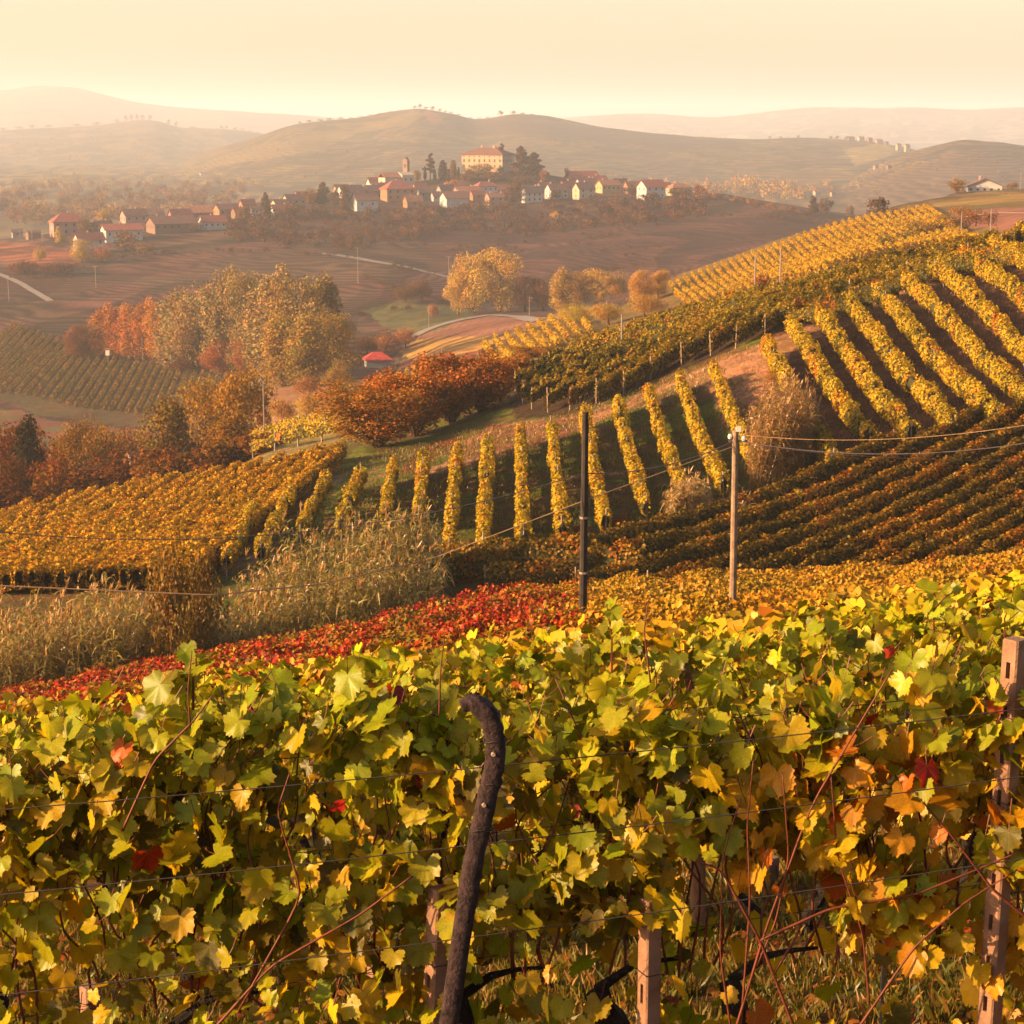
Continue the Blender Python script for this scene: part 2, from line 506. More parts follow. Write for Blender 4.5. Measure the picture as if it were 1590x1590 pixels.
paint(hc, [(780,590),(1000,500),(1300,410),(1800,300),(1800,350),(1590,400),(1450,430),(1320,470),(1180,525),(1090,560),(960,615),(900,640),(800,650)], (.05,.03,.016), (.06,.045,.016))
# bare headland and bank, with dry grass
paint(hc, [(640,735),(700,715),(800,665),(880,648),(960,625),(1090,570),(1190,530),(1320,475),(1480,415),(1560,400),(1470,440),(1330,500),(1230,540),(1215,585),(1160,610),(1050,600),(960,640),(900,668),(800,705),(700,735)], (.36,.21,.12), (.22,.14,.055), .52)
paint(hc, [(700,700),(760,660),(850,652),(900,650),(880,680),(790,700),(700,720)], (.16,.08,.045), (.24,.12,.06), .55)
paint(hc, [(470,800),(520,730),(560,690),(610,735),(560,800),(500,850),(420,870),(380,850)], (.26,.18,.07), (.10,.16,.015), .46)
paint(hc, [(330,880),(400,800),(520,715),(540,735),(440,830),(380,900)], (.36,.24,.13), (.15,.14,.03), .55)
paint(hc, [(620,735),(645,700),(690,680),(720,680),(690,705),(645,730)], (.16,.035,.014), (.09,.03,.012), .5)
paint(hc, [(390,700),(600,645),(660,650),(560,680),(400,722)], (.28,.22,.10), (.14,.15,.03), .5)
paint(hc, [(1200,590),(1230,540),(1160,560),(1100,600),(1130,660),(1170,640)], (.42,.23,.13), (.30,.2,.08), .55)
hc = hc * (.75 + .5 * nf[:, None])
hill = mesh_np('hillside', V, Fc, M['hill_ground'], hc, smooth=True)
tag(hill, kind='structure')

VC = {
 -160: [(240,910),(300,850),(380,750),(450,700),(520,660),(600,590),(680,530),(780,465),(880,418),(960,390),(1050,376),(1150,388),(1300,410)],
 0: [(240,905),(300,840),(380,745),(450,695),(520,652),(600,583),(680,522),(780,461),(880,415),(960,387),(1050,372),(1150,380),(1300,402)],
 120: [(240,880),(300,815),(380,735),(450,690),(520,650),(600,576),(680,517),(780,457),(880,414),(960,385),(1050,362),(1120,358),(1200,368),(1300,385)],
 230: [(240,850),(300,785),(380,715),(450,675),(520,640),(600,568),(680,512),(780,454),(880,413),(960,383),(1050,354),(1150,342),(1220,345),(1350,370)],
 400: [(270,760),(330,705),(400,650),(450,612),(520,575),(600,545),(680,500),(780,448),(880,402),(960,380),(1050,352),(1130,335),(1210,317),(1270,315),(1400,345)],
 500: [(270,720),(340,660),(410,615),(470,585),(530,560),(610,532),(690,500),(790,440),(890,397),(980,372),(1070,345),(1150,322),(1230,304),(1290,303),(1400,330)],
 600: [(270,680),(350,620),(430,592),(500,578),(560,555),(620,523),(700,498),(800,432),(900,396),(1000,366),(1100,338),(1180,318),(1240,300),(1300,287),(1400,310)],
 690: [(270,640),(350,590),(430,560),(500,540),(570,525),(640,500),(720,485),(810,436),(900,400),(1000,368),(1100,338),(1190,315),(1250,298),(1310,276),(1400,305)],
 760: [(270,612),(350,570),(430,545),(500,522),(580,505),(660,490),(740,474),(820,438),(900,400),(1000,368),(1100,338),(1190,314),(1250,292),(1310,263),(1400,300)],
 830: [(270,590),(350,550),(430,522),(500,505),(580,495),(660,487),(740,472),(820,438),(900,400),(1000,368),(1100,338),(1190,311),(1250,290),(1310,268),(1400,300)],
 920: [(270,575),(350,532),(430,498),(500,478),(560,478),(620,476),(720,472),(810,438),(900,396),(1000,362),(1100,334),(1190,308),(1250,292),(1310,284),(1400,305)],
 1000: [(270,560),(350,515),(430,478),(500,457),(560,447),(600,452),(680,470),(760,450),(850,410),(950,370),(1060,340),(1160,311),(1230,300),(1300,297),(1400,315)],
 1100: [(270,530),(350,485),(430,450),(500,428),(560,412),(620,430),(720,440),(850,405),(1000,355),(1100,324),(1180,303),(1250,300),(1350,320)],
 1200: [(265,485),(350,445),(430,415),(510,390),(580,374),(640,392),(740,408),(880,385),(1020,345),(1120,322),(1180,315),(1350,335)],
 1300: [(260,440),(350,405),(430,380),(520,355),(600,341),(660,352),(760,380),(900,372),(1040,348),(1130,334),(1190,330),(1350,345)],
 1400: [(260,430),(350,392),(430,366),(520,343),(600,323),(660,318),(740,345),(900,360),(1060,350),(1150,341),(1200,339),(1350,352)],
 1480: [(260,410),(350,378),(430,354),(520,333),(600,316),(680,305),(750,299),(850,330),(1080,350),(1300,355)],
 1590: [(260,372),(350,348),(430,334),(520,321),(600,308),(680,298),(760,293),(860,325),(1100,350),(1300,355)],
 1760: [(260,340),(350,325),(430,318),(520,309),(600,300),(680,292),(760,287),(860,315),(1100,345),(1300,355)],
}
SV = Sheet(VC, 430, 240, 1560, 400, 520, amp=.9, ns=60, fall=.12, rise=.15)
V, Fc = SV.grid()
px, py = to_px(V)
nn = fbm(V[:, 0], V[:, 1], 30); nf = fbm(V[:, 0] + 90, V[:, 1], 9)
Dv = V[:, 1]
vc = np.where((nn > .5)[:, None], m3((.10, .05, .036)), m3((.08, .052, .030)))
st = np.full(len(V), .8)
mk = Dv < 800
def vp(poly, c, c2=None, th=.5, mask=None, s=None):
    paint(vc, poly, c, c2, th, mask)
    if s is not None:
        ins = in_poly(px, py, poly)
        if mask is not None: ins &= mask
        st[ins] = s
vp([(-160,500),(0,515),(100,535),(170,553),(330,578),(420,600),(300,640),(250,665),(140,655),(60,645),(0,618),(-160,610)], (.10,.085,.028), (.10,.06,.028), .55, mk, 0)
vp([(-160,612),(0,620),(60,648),(140,660),(260,668),(300,640),(420,700),(300,800),(-160,800)], (.20,.10,.055), (.13,.13,.04), .5, Dv < 540, 0)
vp([(-160,370),(0,375),(60,380),(140,392),(140,402),(100,415),(-160,410)], (.25,.085,.04), (.17,.09,.04), .55, Dv > 800, .6)
vp([(560,480),(640,465),(720,480),(740,490),(660,520),(600,510)], (.13,.15,.05), (.11,.11,.04), .5, None, 0)
vp([(648,522),(700,502),(762,489),(860,498),(800,520),(700,530)], (.27,.14,.09), (.22,.12,.08), .5, None, .2)
vp([(620,545),(648,525),(800,520),(740,545),(640,560)], (.42,.28,.06), (.25,.15,.05), .5, None, 0)
vp([(620,560),(740,545),(700,580),(620,590)], (.20,.07,.045), (.13,.1,.04), .6, None, 0)
vp([(740,560),(800,515),(880,480),(960,470),(930,520),(850,560)], (.20,.17,.05), (.25,.16,.05), .5, mk, 0)
vp([(900,520),(1000,452),(1060,425),(1200,375),(1400,318),(1600,285),(1800,270),(1800,340),(1590,375),(1200,450),(1000,520)], (.20,.14,.035), (.15,.12,.03), .5, mk, 0)
vp([(1480,330),(1600,322),(1800,310),(1800,345),(1590,360),(1500,352)], (.30,.15,.10), (.26,.13,.09), .5, mk, 0)
vp([(1440,312),(1600,300),(1800,292),(1800,300),(1600,312),(1450,322)], (.28,.24,.05), (.34,.22,.06), .5, mk, 0)
vp([(390,560),(460,560),(600,600),(600,680),(390,700)], (.30,.17,.10), (.24,.18,.05), .5, mk, 0)
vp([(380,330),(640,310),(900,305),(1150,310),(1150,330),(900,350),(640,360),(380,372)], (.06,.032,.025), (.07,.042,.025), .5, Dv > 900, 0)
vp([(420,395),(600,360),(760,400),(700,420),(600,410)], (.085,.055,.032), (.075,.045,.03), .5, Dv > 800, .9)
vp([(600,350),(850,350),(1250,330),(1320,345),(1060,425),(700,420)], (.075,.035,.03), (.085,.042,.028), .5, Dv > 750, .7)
pt = np.floor(fbm(V[:, 0] + 300, V[:, 1] * .7, 110, 2) * 14) % 3
vc = vc * np.where(Dv > 640, np.choose(pt.astype(int), [.7, 1.0, 1.3]), 1.0)[:, None]
vc = vc * (.8 + .4 * nf[:, None])
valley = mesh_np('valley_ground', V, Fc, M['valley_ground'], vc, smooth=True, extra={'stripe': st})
tag(valley, kind='structure')

# far country: plain and hills, each its own sheet
def far_sheet(name, cols, D0, D1, nd, na, ymid, amp, ns, cfun, stripe=.5, fall=.1, rise=.1):
    s = Sheet(cols, ymid, D0, D1, nd, na, amp=amp, ns=ns, fall=fall, rise=rise)
    V, Fc = s.grid(); x, y = to_px(V)
    col = cfun(V, x, y)
    o = mesh_np(name, V, Fc, M['far_ground'], col, smooth=True, extra={'stripe': np.full(len(V), stripe)})
    tag(o, kind='structure')
    return s

def patchwork(V, cell, cols):
    k = fbm(V[:, 0], V[:, 1], cell, 3)
    cols = np.asarray(cols, float)
    r = np.floor((k * 6.0) * len(cols)).astype(int) % len(cols)
    return cols[r] * (.8 + .4 * fbm(V[:, 0], V[:, 1], cell / 6, 3))[:, None]
FARC = [(.07,.06,.03),(.13,.11,.04),(.10,.065,.035),(.18,.14,.05),(.045,.04,.022)]
pl = {}
for x in (-160, 400, 1000, 1760):
    pl[x] = [(1250, None), (2500, None), (5000, None), (16000, None)]
    pl[x] = [(d, float(795 - F * math.tan(math.atan(z_ / d) + PHI))) for d, z_ in ((1250,-72),(2500,-68),(5000,-66),(16000,-60))]
SP0 = far_sheet('plain', pl, 1250, 16000, 160, 200, 280, 3.0, 250,
                lambda V, x, y: patchwork(V, 260, FARC + [(.22,.18,.07)]), .3)
def hillcols(ridge, D1, D2, D3, foot_y=None, zfoot=-70, bulge=.62):
    c = {}
    for x, yr in ridge:
        zf = zfoot; zr = D2 * float(gy(yr))
        f = lambda d, z_: (d, float(795 - F * math.tan(math.atan(z_ / d) + PHI)))
        zr2 = zf + (zr - zf) * bulge
        c[x] = [f(D1, zf), f(D1 + (D2 - D1) * .33, zf + (zr - zf) * .28), f(D1 + (D2 - D1) * .66, zr2), f(D2, zr), f(D3, zf)]
    return c
def c_central(V, x, y):
    c = patchwork(V, 210, [(.08,.075,.03),(.15,.125,.04),(.10,.075,.035),(.14,.10,.045),(.06,.055,.025)])
    def p(poly, k):
        c[in_poly(x + 6 * (fbm(V[:,0], V[:,1], 60) - .5), y, poly)] = k
    p([(400,225),(560,200),(640,172),(662,176),(640,192),(560,205),(500,232),(400,250),(300,262),(350,240)], (.17,.135,.05))
    p([(655,172),(680,176),(690,192),(668,190)], (.30,.14,.08))
    p([(690,180),(900,195),(1080,214),(1080,235),(880,215),(700,205)], (.085,.065,.04))
    p([(1310,232),(1370,222),(1400,236),(1330,258)], (.30,.24,.06))
    return c
S1 = far_sheet('central_hill', hillcols([(-160,300),(250,268),(330,237),(400,212),(470,192),(560,186),(620,176),(650,172),(700,179),(740,188),(800,181),(840,184),(900,196),(950,204),(1000,210),(1080,215),(1150,216),(1250,212),(1330,216),(1400,226),(1440,238),(1500,250),(1590,262),(1760,280)], 2300, 3500, 4400),
               2200, 4500, 120, 420, 230, 14, 350, c_central, .6)
def c_right(V, x, y):
    c = patchwork(V, 160, [(.13,.10,.045),(.09,.07,.035),(.17,.13,.05),(.06,.05,.028)])
    c[in_poly(x, y, [(1290,305),(1500,242),(1590,250),(1760,250),(1760,330),(1290,330)])] = (.12,.09,.055)
    c[in_poly(x, y, [(1330,292),(1480,236),(1490,242),(1400,272),(1340,297)])] = (.15,.10,.055)
    return c
S2 = far_sheet('right_hill', hillcols([(1000,345),(1150,325),(1200,315),(1290,290),(1350,264),(1400,242),(1450,228),(1500,219),(1540,220),(1590,227),(1760,250)], 1500, 2600, 3300, bulge=.55),
               1450, 3300, 110, 260, 270, 6, 200, c_right, .7)
S3 = far_sheet('left_hill', hillcols([(-160,205),(0,200),(100,195),(180,190),(230,187),(290,199),(350,203),(400,209),(450,226),(520,250),(700,275)], 3700, 5400, 7000),
               3600, 7000, 80, 260, 225, 14, 320, lambda V, x, y: patchwork(V, 300, FARC), .2)
S4 = far_sheet('left_mountain', hillcols([(-160,142),(0,136),(60,129),(110,133),(160,146),(230,161),(330,169),(450,178),(560,186),(700,203),(900,215)], 6500, 9000, 11000),
               6400, 11000, 60, 200, 160, 25, 700, lambda V, x, y: patchwork(V, 600, FARC), 0)
S5 = far_sheet('right_far_hills', hillcols([(600,212),(720,195),(830,186),(900,181),(1000,176),(1100,181),(1200,172),(1300,167),(1400,169),(1500,172),(1590,168),(1760,170)], 7000, 9500, 12000),
               6900, 12000, 60, 240, 180, 18, 600, lambda V, x, y: patchwork(V, 500, FARC + [(.3,.28,.2)]), 0)

# roads
def ribbon(name, sheet, pts, width, mat, lift=.15, dmin=None, dmax=None):
    g = np.array([sheet.hit(x, y, dmin, dmax) for x, y in pts])
    d = np.concatenate([[0], np.cumsum(np.linalg.norm(np.diff(g[:, :2], axis=0), axis=1))])
    n = max(8, int(d[-1] / 4)); q = np.linspace(0, d[-1], n)
    c = np.stack([np.interp(q, d, g[:, 0]), np.interp(q, d, g[:, 1])], 1)
    t = np.gradient(c, axis=0); t /= np.linalg.norm(t, axis=1)[:, None]
    nrm = np.stack([-t[:, 1], t[:, 0]], 1)
    L = []
    for o in (-.5, -.2, .2, .5):
        p = c + nrm * width * o
        L.append(np.stack([p[:, 0], p[:, 1], sheet.z(p[:, 0], p[:, 1]) + lift], 1))
    V = np.stack(L, 1).reshape(-1, 3)
    Fs = [(r * 4 + k, r * 4 + k + 1, r * 4 + k + 5, r * 4 + k + 4) for r in range(n - 1) for k in range(3)]
    o = mesh_np(name, V, np.array(Fs), mat, smooth=True)
    tag(o, kind='structure')
ribbon('village_road', SV, [(500,394),(545,400),(600,410),(650,420),(700,432)], 5, M['road'], .3, 800)
ribbon('valley_road', SV, [(640,524),(665,512),(700,501),(740,493),(765,489),(800,492),(838,498)], 5, M['road'], .25, 480, 720)
ribbon('valley_lane', SV, [(396,604),(404,592),(412,582),(428,574)], 4, M['road'], .3, 430, 640)
ribbon('field_path', SV, [(-60,405),(0,427),(35,442),(78,468)], 3, M['road'], .3, 700)

# air: one closed box of even haze round the whole scene
bm = bmesh.new(); bmesh.ops.create_cube(bm, size=1.0)
me = bpy.data.meshes.new('haze'); bm.to_mesh(me); bm.free()
hz = bpy.data.objects.new('haze', me); C.objects.link(hz)
HZB, HZT = -126.5, 215.0
hz.scale = (16000, 19000, HZT - HZB); hz.location = (0, 8800, (HZT + HZB) / 2)
tag(hz, kind='stuff')
hm, ns, ls = new_mat('haze')
o_ = N(ns, 'ShaderNodeOutputMaterial'); pv = N(ns, 'ShaderNodeVolumePrincipled')
pv.inputs['Color'].default_value = (.80, .86, 1.0, 1)
pv.inputs['Density'].default_value = 0.00014
pv.inputs['Anisotropy'].default_value = 0.15
ls.new(pv.outputs[0], o_.inputs['Volume'])
me.materials.append(hm)
hm.cycles.homogeneous_volume = True if hasattr(hm.cycles, 'homogeneous_volume') else True

# ---------------------------------------------------------------- leaf cards
def t_quad(b=.15):
    return np.array([(-.5, 0, b), (0, -.5, 0), (.5, 0, b), (0, .5, -b)]), np.array([(0, 1, 3), (1, 2, 3)])
def t_lobed():
    r = [.5, .3, .52, .28, .5, .22]; a = [90, 135, 180, 225, 270, 315]
    r = [.54, .40, .5, .40, .44, .26, .44, .40, .5, .40]
    V = [(0, -.05, .06)]
    for k in range(10):
        t = math.radians(90 + 36 * k)
        V.append((r[k] * math.cos(t), r[k] * math.sin(t), -.07 if k % 2 == 0 else .05))
    return np.array(V), np.array([(0, 1 + k, 1 + (k + 1) % 10) for k in range(10)])
def t_leaf5():
    V = [(0, -.35, 0), (-.45, -.3, .05), (-.5, .15, -.08), (0, .55, -.12), (.5, .15, -.08), (.45, -.3, .05)]
    return np.array(V), np.array([(0, 1, 2), (0, 2, 3), (0, 3, 4), (0, 4, 5)])
def t_vine(seed, big=1.0):
    """a grape leaf: five lobes, toothed edge, petiole notch; 44 triangles"""
    rr = np.random.RandomState(seed)
    V = [(0, -.12, 0)]; vein = [1.0]
    tips = {90: .56, 30: .50, 150: .50, -28: .40, 208: .40}
    sinus = {60: .33, 120: .33, 2: .34, 178: .34}
    ang = [270 - 12, 236, 222, 208, 193, 178, 164, 157, 150, 142, 132, 120, 110, 100, 90, 80, 70, 60, 48, 38, 30, 23, 16, 2, -13, -28, -42, -56, -78]
    a_, b_ = rr.uniform(.40, .46, 2)
    key = sorted([(270 - 12, .14), (236, .38), (208, .45), (178, .42), (150, .51), (120, a_), (90, .57), (60, b_), (30, .51), (2, .42), (-28, .45), (-56, .38), (-78, .14)])
    ka = [k[0] for k in key]; kr = [k[1] for k in key]
    ang = np.array([-78, -67, -56, -47, -38, -28, -18, -8, 2, 11, 21, 30, 40, 50, 60, 68, 76, 83, 90, 97, 104, 112, 120, 130, 140, 150, 159, 169, 178, 188, 198, 208, 218, 227, 236, 247, 258], float)
    rad = np.interp(ang, ka, kr)
    rs = rad.copy()
    tooth = np.where(np.arange(len(ang)) % 2 == 0, 1.05, .93)
    rad = rad * tooth * (1 + .05 * rr.randn(len(ang)))
    curl = rr.uniform(-.25, .35); fold = rr.uniform(.05, .5); tw = rr.uniform(-.4, .4)
    for k, (a, r, q_) in enumerate(zip(ang, rad, rs)):
        t = math.radians(a); x = r * math.cos(t); y = r * math.sin(t) - .05
        z = -curl * q_ * q_ * 2.2 + fold * abs(x) * .8 - .09 * (y + .3) ** 2 * 2 + tw * x * y + .05 * math.sin(math.radians(a) * 5 + seed) * q_ * 1.2
        V.append((x, y, z))
        vein.append(1.0 if k in (5, 11, 18, 25, 31) else .25 if k % 2 == 0 else 0.0)
    n = len(ang)
    T = [(0, 1 + k, 2 + k) for k in range(n - 1)]
    return np.array(V), np.array(T), np.array(vein)

def frames(nrm, up=None, spin=None):
    """tangent frames for normals; the leaf's tip (local y) points along up, or is spun at random"""
    n = nrm / (np.linalg.norm(nrm, axis=1)[:, None] + 1e-9)
    if up is None:
        a = R.randn(len(n), 3)
    else: a = up
    x = np.cross(a, n); x /= np.linalg.norm(x, axis=1)[:, None] + 1e-9
    y = np.cross(n, x)
    return np.stack([x, y, n], 2)                     # columns

def cards(cen, size, nrm, tmpl, col, up=None, jit=.12):
    TV, TF = tmpl[0], tmpl[1]
    Fm = frames(nrm, up)
    S = np.asarray(size)[:, None, None]
    V = np.einsum('nij,kj->nki', Fm, TV) * S + cen[:, None, :]
    k = len(TV)
    Fc = (TF[None] + (np.arange(len(cen)) * k)[:, None, None]).reshape(-1, TF.shape[1])
    c = np.repeat(col, k, axis=0)
    return V.reshape(-1, 3), Fc, c

def pick(pal, n, bias=None, wob=.12):
    """colours from a weighted palette [(weight, (r,g,b)), ...] with small variation"""
    w = np.array([p[0] for p in pal], float); cs = np.array([p[1] for p in pal], float)
    u = R.rand(n) if bias is None else np.clip(1.5 * (bias - .5) + .5 + .3 * (R.rand(n) - .5), 0, .9999)
    i = np.searchsorted(np.cumsum(w) / w.sum(), u, side='right').clip(0, len(cs) - 1)
    return cs[i] * (1 + wob * R.randn(n, 1)).clip(.4, 1.7) * (1 + .06 * R.randn(n, 3))

# ---------------------------------------------------------------- vine rows on the hills
ONES = ['first','second','third','fourth','fifth','sixth','seventh','eighth','ninth','tenth','eleventh','twelfth','thirteenth','fourteenth','fifteenth','sixteenth','seventeenth','eighteenth','nineteenth']
TENS = ['twentieth','thirtieth','fortieth','fiftieth','sixtieth','seventieth','eightieth']
TN = ['twenty','thirty','forty','fifty','sixty','seventy','eighty']
def ordn(i):
    i += 1
    if i < 20: return ONES[i - 1]
    t, u = divmod(i, 10)
    return TENS[t - 2] if u == 0 else TN[t - 2] + '-' + ONES[u - 1]

def row_line(sheet, pts, step=1.0, zf=None):
    g = np.array(pts, float)
    d = np.concatenate([[0], np.cumsum(np.linalg.norm(np.diff(g[:, :2], axis=0), axis=1))])
    n = max(3, int(d[-1] / step) + 1); q = np.linspace(0, d[-1], n)
    x, y = np.interp(q, d, g[:, 0]), np.interp(q, d, g[:, 1])
    z = sheet.z(x, y) if zf is None else zf(x, y)
    return np.stack([x, y, z], 1), q

def foliage_row(line, q, pal, dens, size, w=.42, h0=.55, h1=1.75, tmpl=None, seed=0, clump=1.4, gap=.0, biasfn=None, lump=1.0):
    L = q[-1]; n = int(dens * L)
    t = R.rand(n) * L
    nx = np.interp(t, q, line[:, 0]); ny = np.interp(t, q, line[:, 1]); nz = np.interp(t, q, line[:, 2])
    tg = np.array([line[-1, 0] - line[0, 0], line[-1, 1] - line[0, 1]]); tg /= np.linalg.norm(tg) + 1e-9
    pr = np.array([-tg[1], tg[0]])
    off = seed * 13.7
    hh = h1 * (1 + lump * (.34 * (fbm(t, t * 0 + off, clump, 2) - .5) + .30 * (vnoise(t, t * 0 + off + 5, .4) - .5)))
    ww = w * (1 + lump * .9 * (fbm(t, t * 0 + off + 40, clump, 2) - .5))
    lo = h0 * (1 + .8 * (vnoise(t, t * 0 + off + 80, 1.1) - .5))
    th = R.rand(n) * 2 * math.pi
    rr = np.sqrt(R.uniform(.35, 1.05, n))
    cx = np.cos(th) * rr; cz = np.sin(th) * rr
    cx = np.sign(cx) * np.abs(cx) ** .75; cz = np.sign(cz) * np.abs(cz) ** .75
    mid = (hh + lo) / 2; hf = (hh - lo) / 2
    cen = np.stack([nx + pr[0] * cx * ww, ny + pr[1] * cx * ww, nz + mid + cz * hf], 1)
    nrm = np.stack([pr[0] * cx, pr[1] * cx, cz * .8 + .3], 1) + .45 * R.randn(n, 3)
    if gap > 0:
        keep = vnoise(t, t * 0 + off + 120, 1.2) > gap
        cen, nrm, t, cz = cen[keep], nrm[keep], t[keep], cz[keep]; n = len(t)
    b = fbm(cen[:, 0], cen[:, 1], 1.6, 2) * 1.0
    if biasfn is not None: b = biasfn(cen, b)
    col = pick(pal, n, b)
    sz = size * R.uniform(.7, 1.35, n)
    return cards(cen, sz, nrm, tmpl or t_quad(), col)

def vine_row(label, group, sheet, pts, pal, dens=60, size=.24, mat='leaf', posts=None, trunks=False, zf=None, seed=0, ptall=1.95, pthick=.07, name='vine_row', step=1.0, ends=(1, 1), **kw):
    line, q = row_line(sheet, pts, step, zf)
    loc = line[0].copy()
    root = empty(name, loc)
    tag(root, label, 'vine row', group)
    V, Fc, c = foliage_row(line, q, pal, dens, size, seed=seed, **kw)
    fo = mesh_np('foliage', V, Fc, M[mat], c, parent=root, loc=loc)
    tag(fo, kind='stuff')
    if dens > 50:  # opaque core added inside the row so sunlight can't pass through it
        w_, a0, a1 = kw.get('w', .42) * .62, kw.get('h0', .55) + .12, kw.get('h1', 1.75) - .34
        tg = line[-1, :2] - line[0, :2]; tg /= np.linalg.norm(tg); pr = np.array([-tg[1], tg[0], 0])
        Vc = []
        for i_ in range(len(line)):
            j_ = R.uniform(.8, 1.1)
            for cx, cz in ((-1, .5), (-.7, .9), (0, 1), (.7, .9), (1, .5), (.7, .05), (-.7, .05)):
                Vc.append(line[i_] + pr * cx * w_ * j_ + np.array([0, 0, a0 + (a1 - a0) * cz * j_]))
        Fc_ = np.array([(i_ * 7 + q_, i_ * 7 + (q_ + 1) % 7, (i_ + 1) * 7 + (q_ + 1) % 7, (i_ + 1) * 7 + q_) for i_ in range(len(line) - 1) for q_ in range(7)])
        tag(mesh_np('light_block_core', Vc, Fc_, M['core'], None, parent=root, loc=loc), kind='stuff')
    if posts:
        d = 0.0; k = 0
        ds = [0.15] if ends[0] else []
        if ends[1]: ds.append(q[-1] - .15)
        ds += list(np.arange(posts, q[-1] - posts * .4, posts))
        for d in ds:
            p = np.array([np.interp(d, q, line[:, j]) for j in range(3)]) - loc
            m = MB(); lx = R.uniform(-.05, .05); r_ = pthick / 2
            mat_ = Matrix.Translation(Vector(p)) @ Matrix.Rotation(lx, 4, 'Y') @ Matrix.Rotation(.6, 4, 'Z')
            hgt = ptall * R.uniform(.93, 1.08)
            m.box(-r_, r_, -r_, r_, -.3, hgt, mat_)
            m.build('post', M['postwood'], root)
    if trunks:
        m = MB()
        for d in np.arange(.6, q[-1] - .3, 1.05):
            p = np.array([np.interp(d, q, line[:, j]) for j in range(3)]) - loc
            r1 = R.uniform(-.08, .08, 4)
            m.tube([p + (0, 0, -.1), p + (r1[0], r1[1], .4), p + (r1[2], r1[3], .85)], [.035, .028, .022], 4, cap=False)
        tag(m.build('trunks', M['bark'], root), kind='stuff')
    return root

PAL_GRN = [(2, (.28, .25, .018)), (4, (.42, .34, .022)), (4, (.50, .37, .024)), (1.2, (.52, .30, .022)), (.3, (.42, .16, .02))]
PAL_MIX = [(3, (.16, .15, .016)), (4, (.27, .22, .02)), (3, (.38, .28, .022)), (1.2, (.38, .20, .02)), (.3, (.30, .11, .015))]
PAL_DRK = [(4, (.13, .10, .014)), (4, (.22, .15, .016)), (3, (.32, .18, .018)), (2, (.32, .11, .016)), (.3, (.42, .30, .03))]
PAL_GLD = [(2, (.36, .25, .02)), (4, (.52, .33, .025)), (4, (.60, .38, .03)), (2, (.60, .26, .022)), (.5, (.24, .2, .02))]
PAL_YEL = [(2, (.32, .25, .02)), (4, (.44, .32, .022)), (2, (.46, .28, .025)), (1, (.36, .20, .025))]
PAL_RED = [(2.5, (.16, .13, .018)), (2.2, (.24, .075, .015)), (3.4, (.32, .036, .012)), (1.6, (.27, .018, .012)), (2.2, (.36, .14, .02))]

B = lambda x, y: SB.hit(x, y, 86, 290)
# rows running down the grassy slope towards the camera
rowsA = [((395,822),(352,900)),((452,795),(405,885)),((508,772),(468,850)),((562,758),(530,842)),
         ((612,745),(598,828)),((658,732),(650,835)),((711,722),(697,888)),((758,708),(750,880)),((808,694),(813,868)),
         ((856,684),(874,856)),((908,664),(940,842)),((958,648),(1004,818)),((1005,628),(1064,796)),((1054,612),(1124,782)),((1106,598),(1172,742))]
for k, (a, b) in enumerate(rowsA):
    vine_row(f"{ordn(k)} green-gold vine row from the left on the grassy slope, running straight downhill", 'vine rows running down the grassy slope', SB, [B(*a), B(*b)], PAL_GRN,
             230, .175, posts=6.0, trunks=True, seed=k, w=.38, h0=.6, h1=1.85, lump=1.6, gap=.2)
rowsR = [((1188,556),(1296,742))] + [((1226 + 44.5 * k, 524 - 16.5 * k - .25 * k * k), (1350 + 66 * k, 712 - 9 * k - 1.1 * k * k)) for k in range(9)]
rowsR += [((1618,375),(1760,560)),((1662,355),(1790,500))]
for k, (a, b) in enumerate(rowsR):
    vine_row(f"{ordn(k)} bright yellow-green vine row from the left in the block above the dark rows", 'bright vine rows on the right slope', SB, [B(*a), B(*b)], PAL_GRN,
             250, .175, posts=6.0, trunks=True, seed=20 + k, w=.50, h0=.45, h1=2.0, lump=1.45, gap=.12)
# rows fanning from the headland posts up to the skyline
skyb = lambda x: float(np.interp(x, [780, 800, 900, 1000, 1200, 1400, 1590, 1800], [592, 588, 543, 512, 462, 415, 372, 330]))
ST = [(1200,474,.27),(1120,494,.28),(1040,515,.30),(965,538,.32),(900,558,.34),(840,580,.37),(797,598,.41),(799,608,.42),(803,618,.43),(810,628,.44),(825,636,.47),(850,641,.50),(884,637,.52),(925,627,.54),(967,612,.54),(1009,590,.54),(1057,569,.54),(1102,553,.54),(1141,542,.54),(1187,523,.54),(1233,504,.54),
      (1273,490,.54),(1316,470,.54),(1363,455,.54),(1406,440,.54),(1456,425,.52),(1502,412,.50),(1552,398,.48)]
for k, (x0, y0, m0) in enumerate(ST):
    pts = []
    for dx in np.linspace(0, 470, 12):
        x = x0 + dx; y = y0 - (m0 + (.13 if m0 >= .47 else .02)) * dx + (.0007 if m0 >= .47 else .0003) * dx * dx
        if y < skyb(x) or x > 1720: break
        pts.append(B(x, y))
    if len(pts) < 2: continue
    vine_row(f"{ordn(k)} vine row from the left fanning up from the headland posts to the hill crest", 'vine rows on the upper slope', SB, pts, PAL_MIX,
             165, .20, posts=60.0, ends=(1, 0), trunks=True, seed=40 + k, w=.27, h0=.5, h1=2.0, lump=1.5, ptall=2.15, pthick=.09)
for k, (a, b) in enumerate([((1190,474),(1420,416)),((1230,466),(1600,376))]):
    vine_row(f"{['brown','olive'][k]} low vine row along the very crest of the hill", 'vine rows on the crest', SB, [B(*a), B(*b)], [(3,(.2,.1,.03)),(2,(.28,.13,.03))],
             80, .25, posts=None, seed=60 + k, w=.4, h0=.3, h1=1.5)
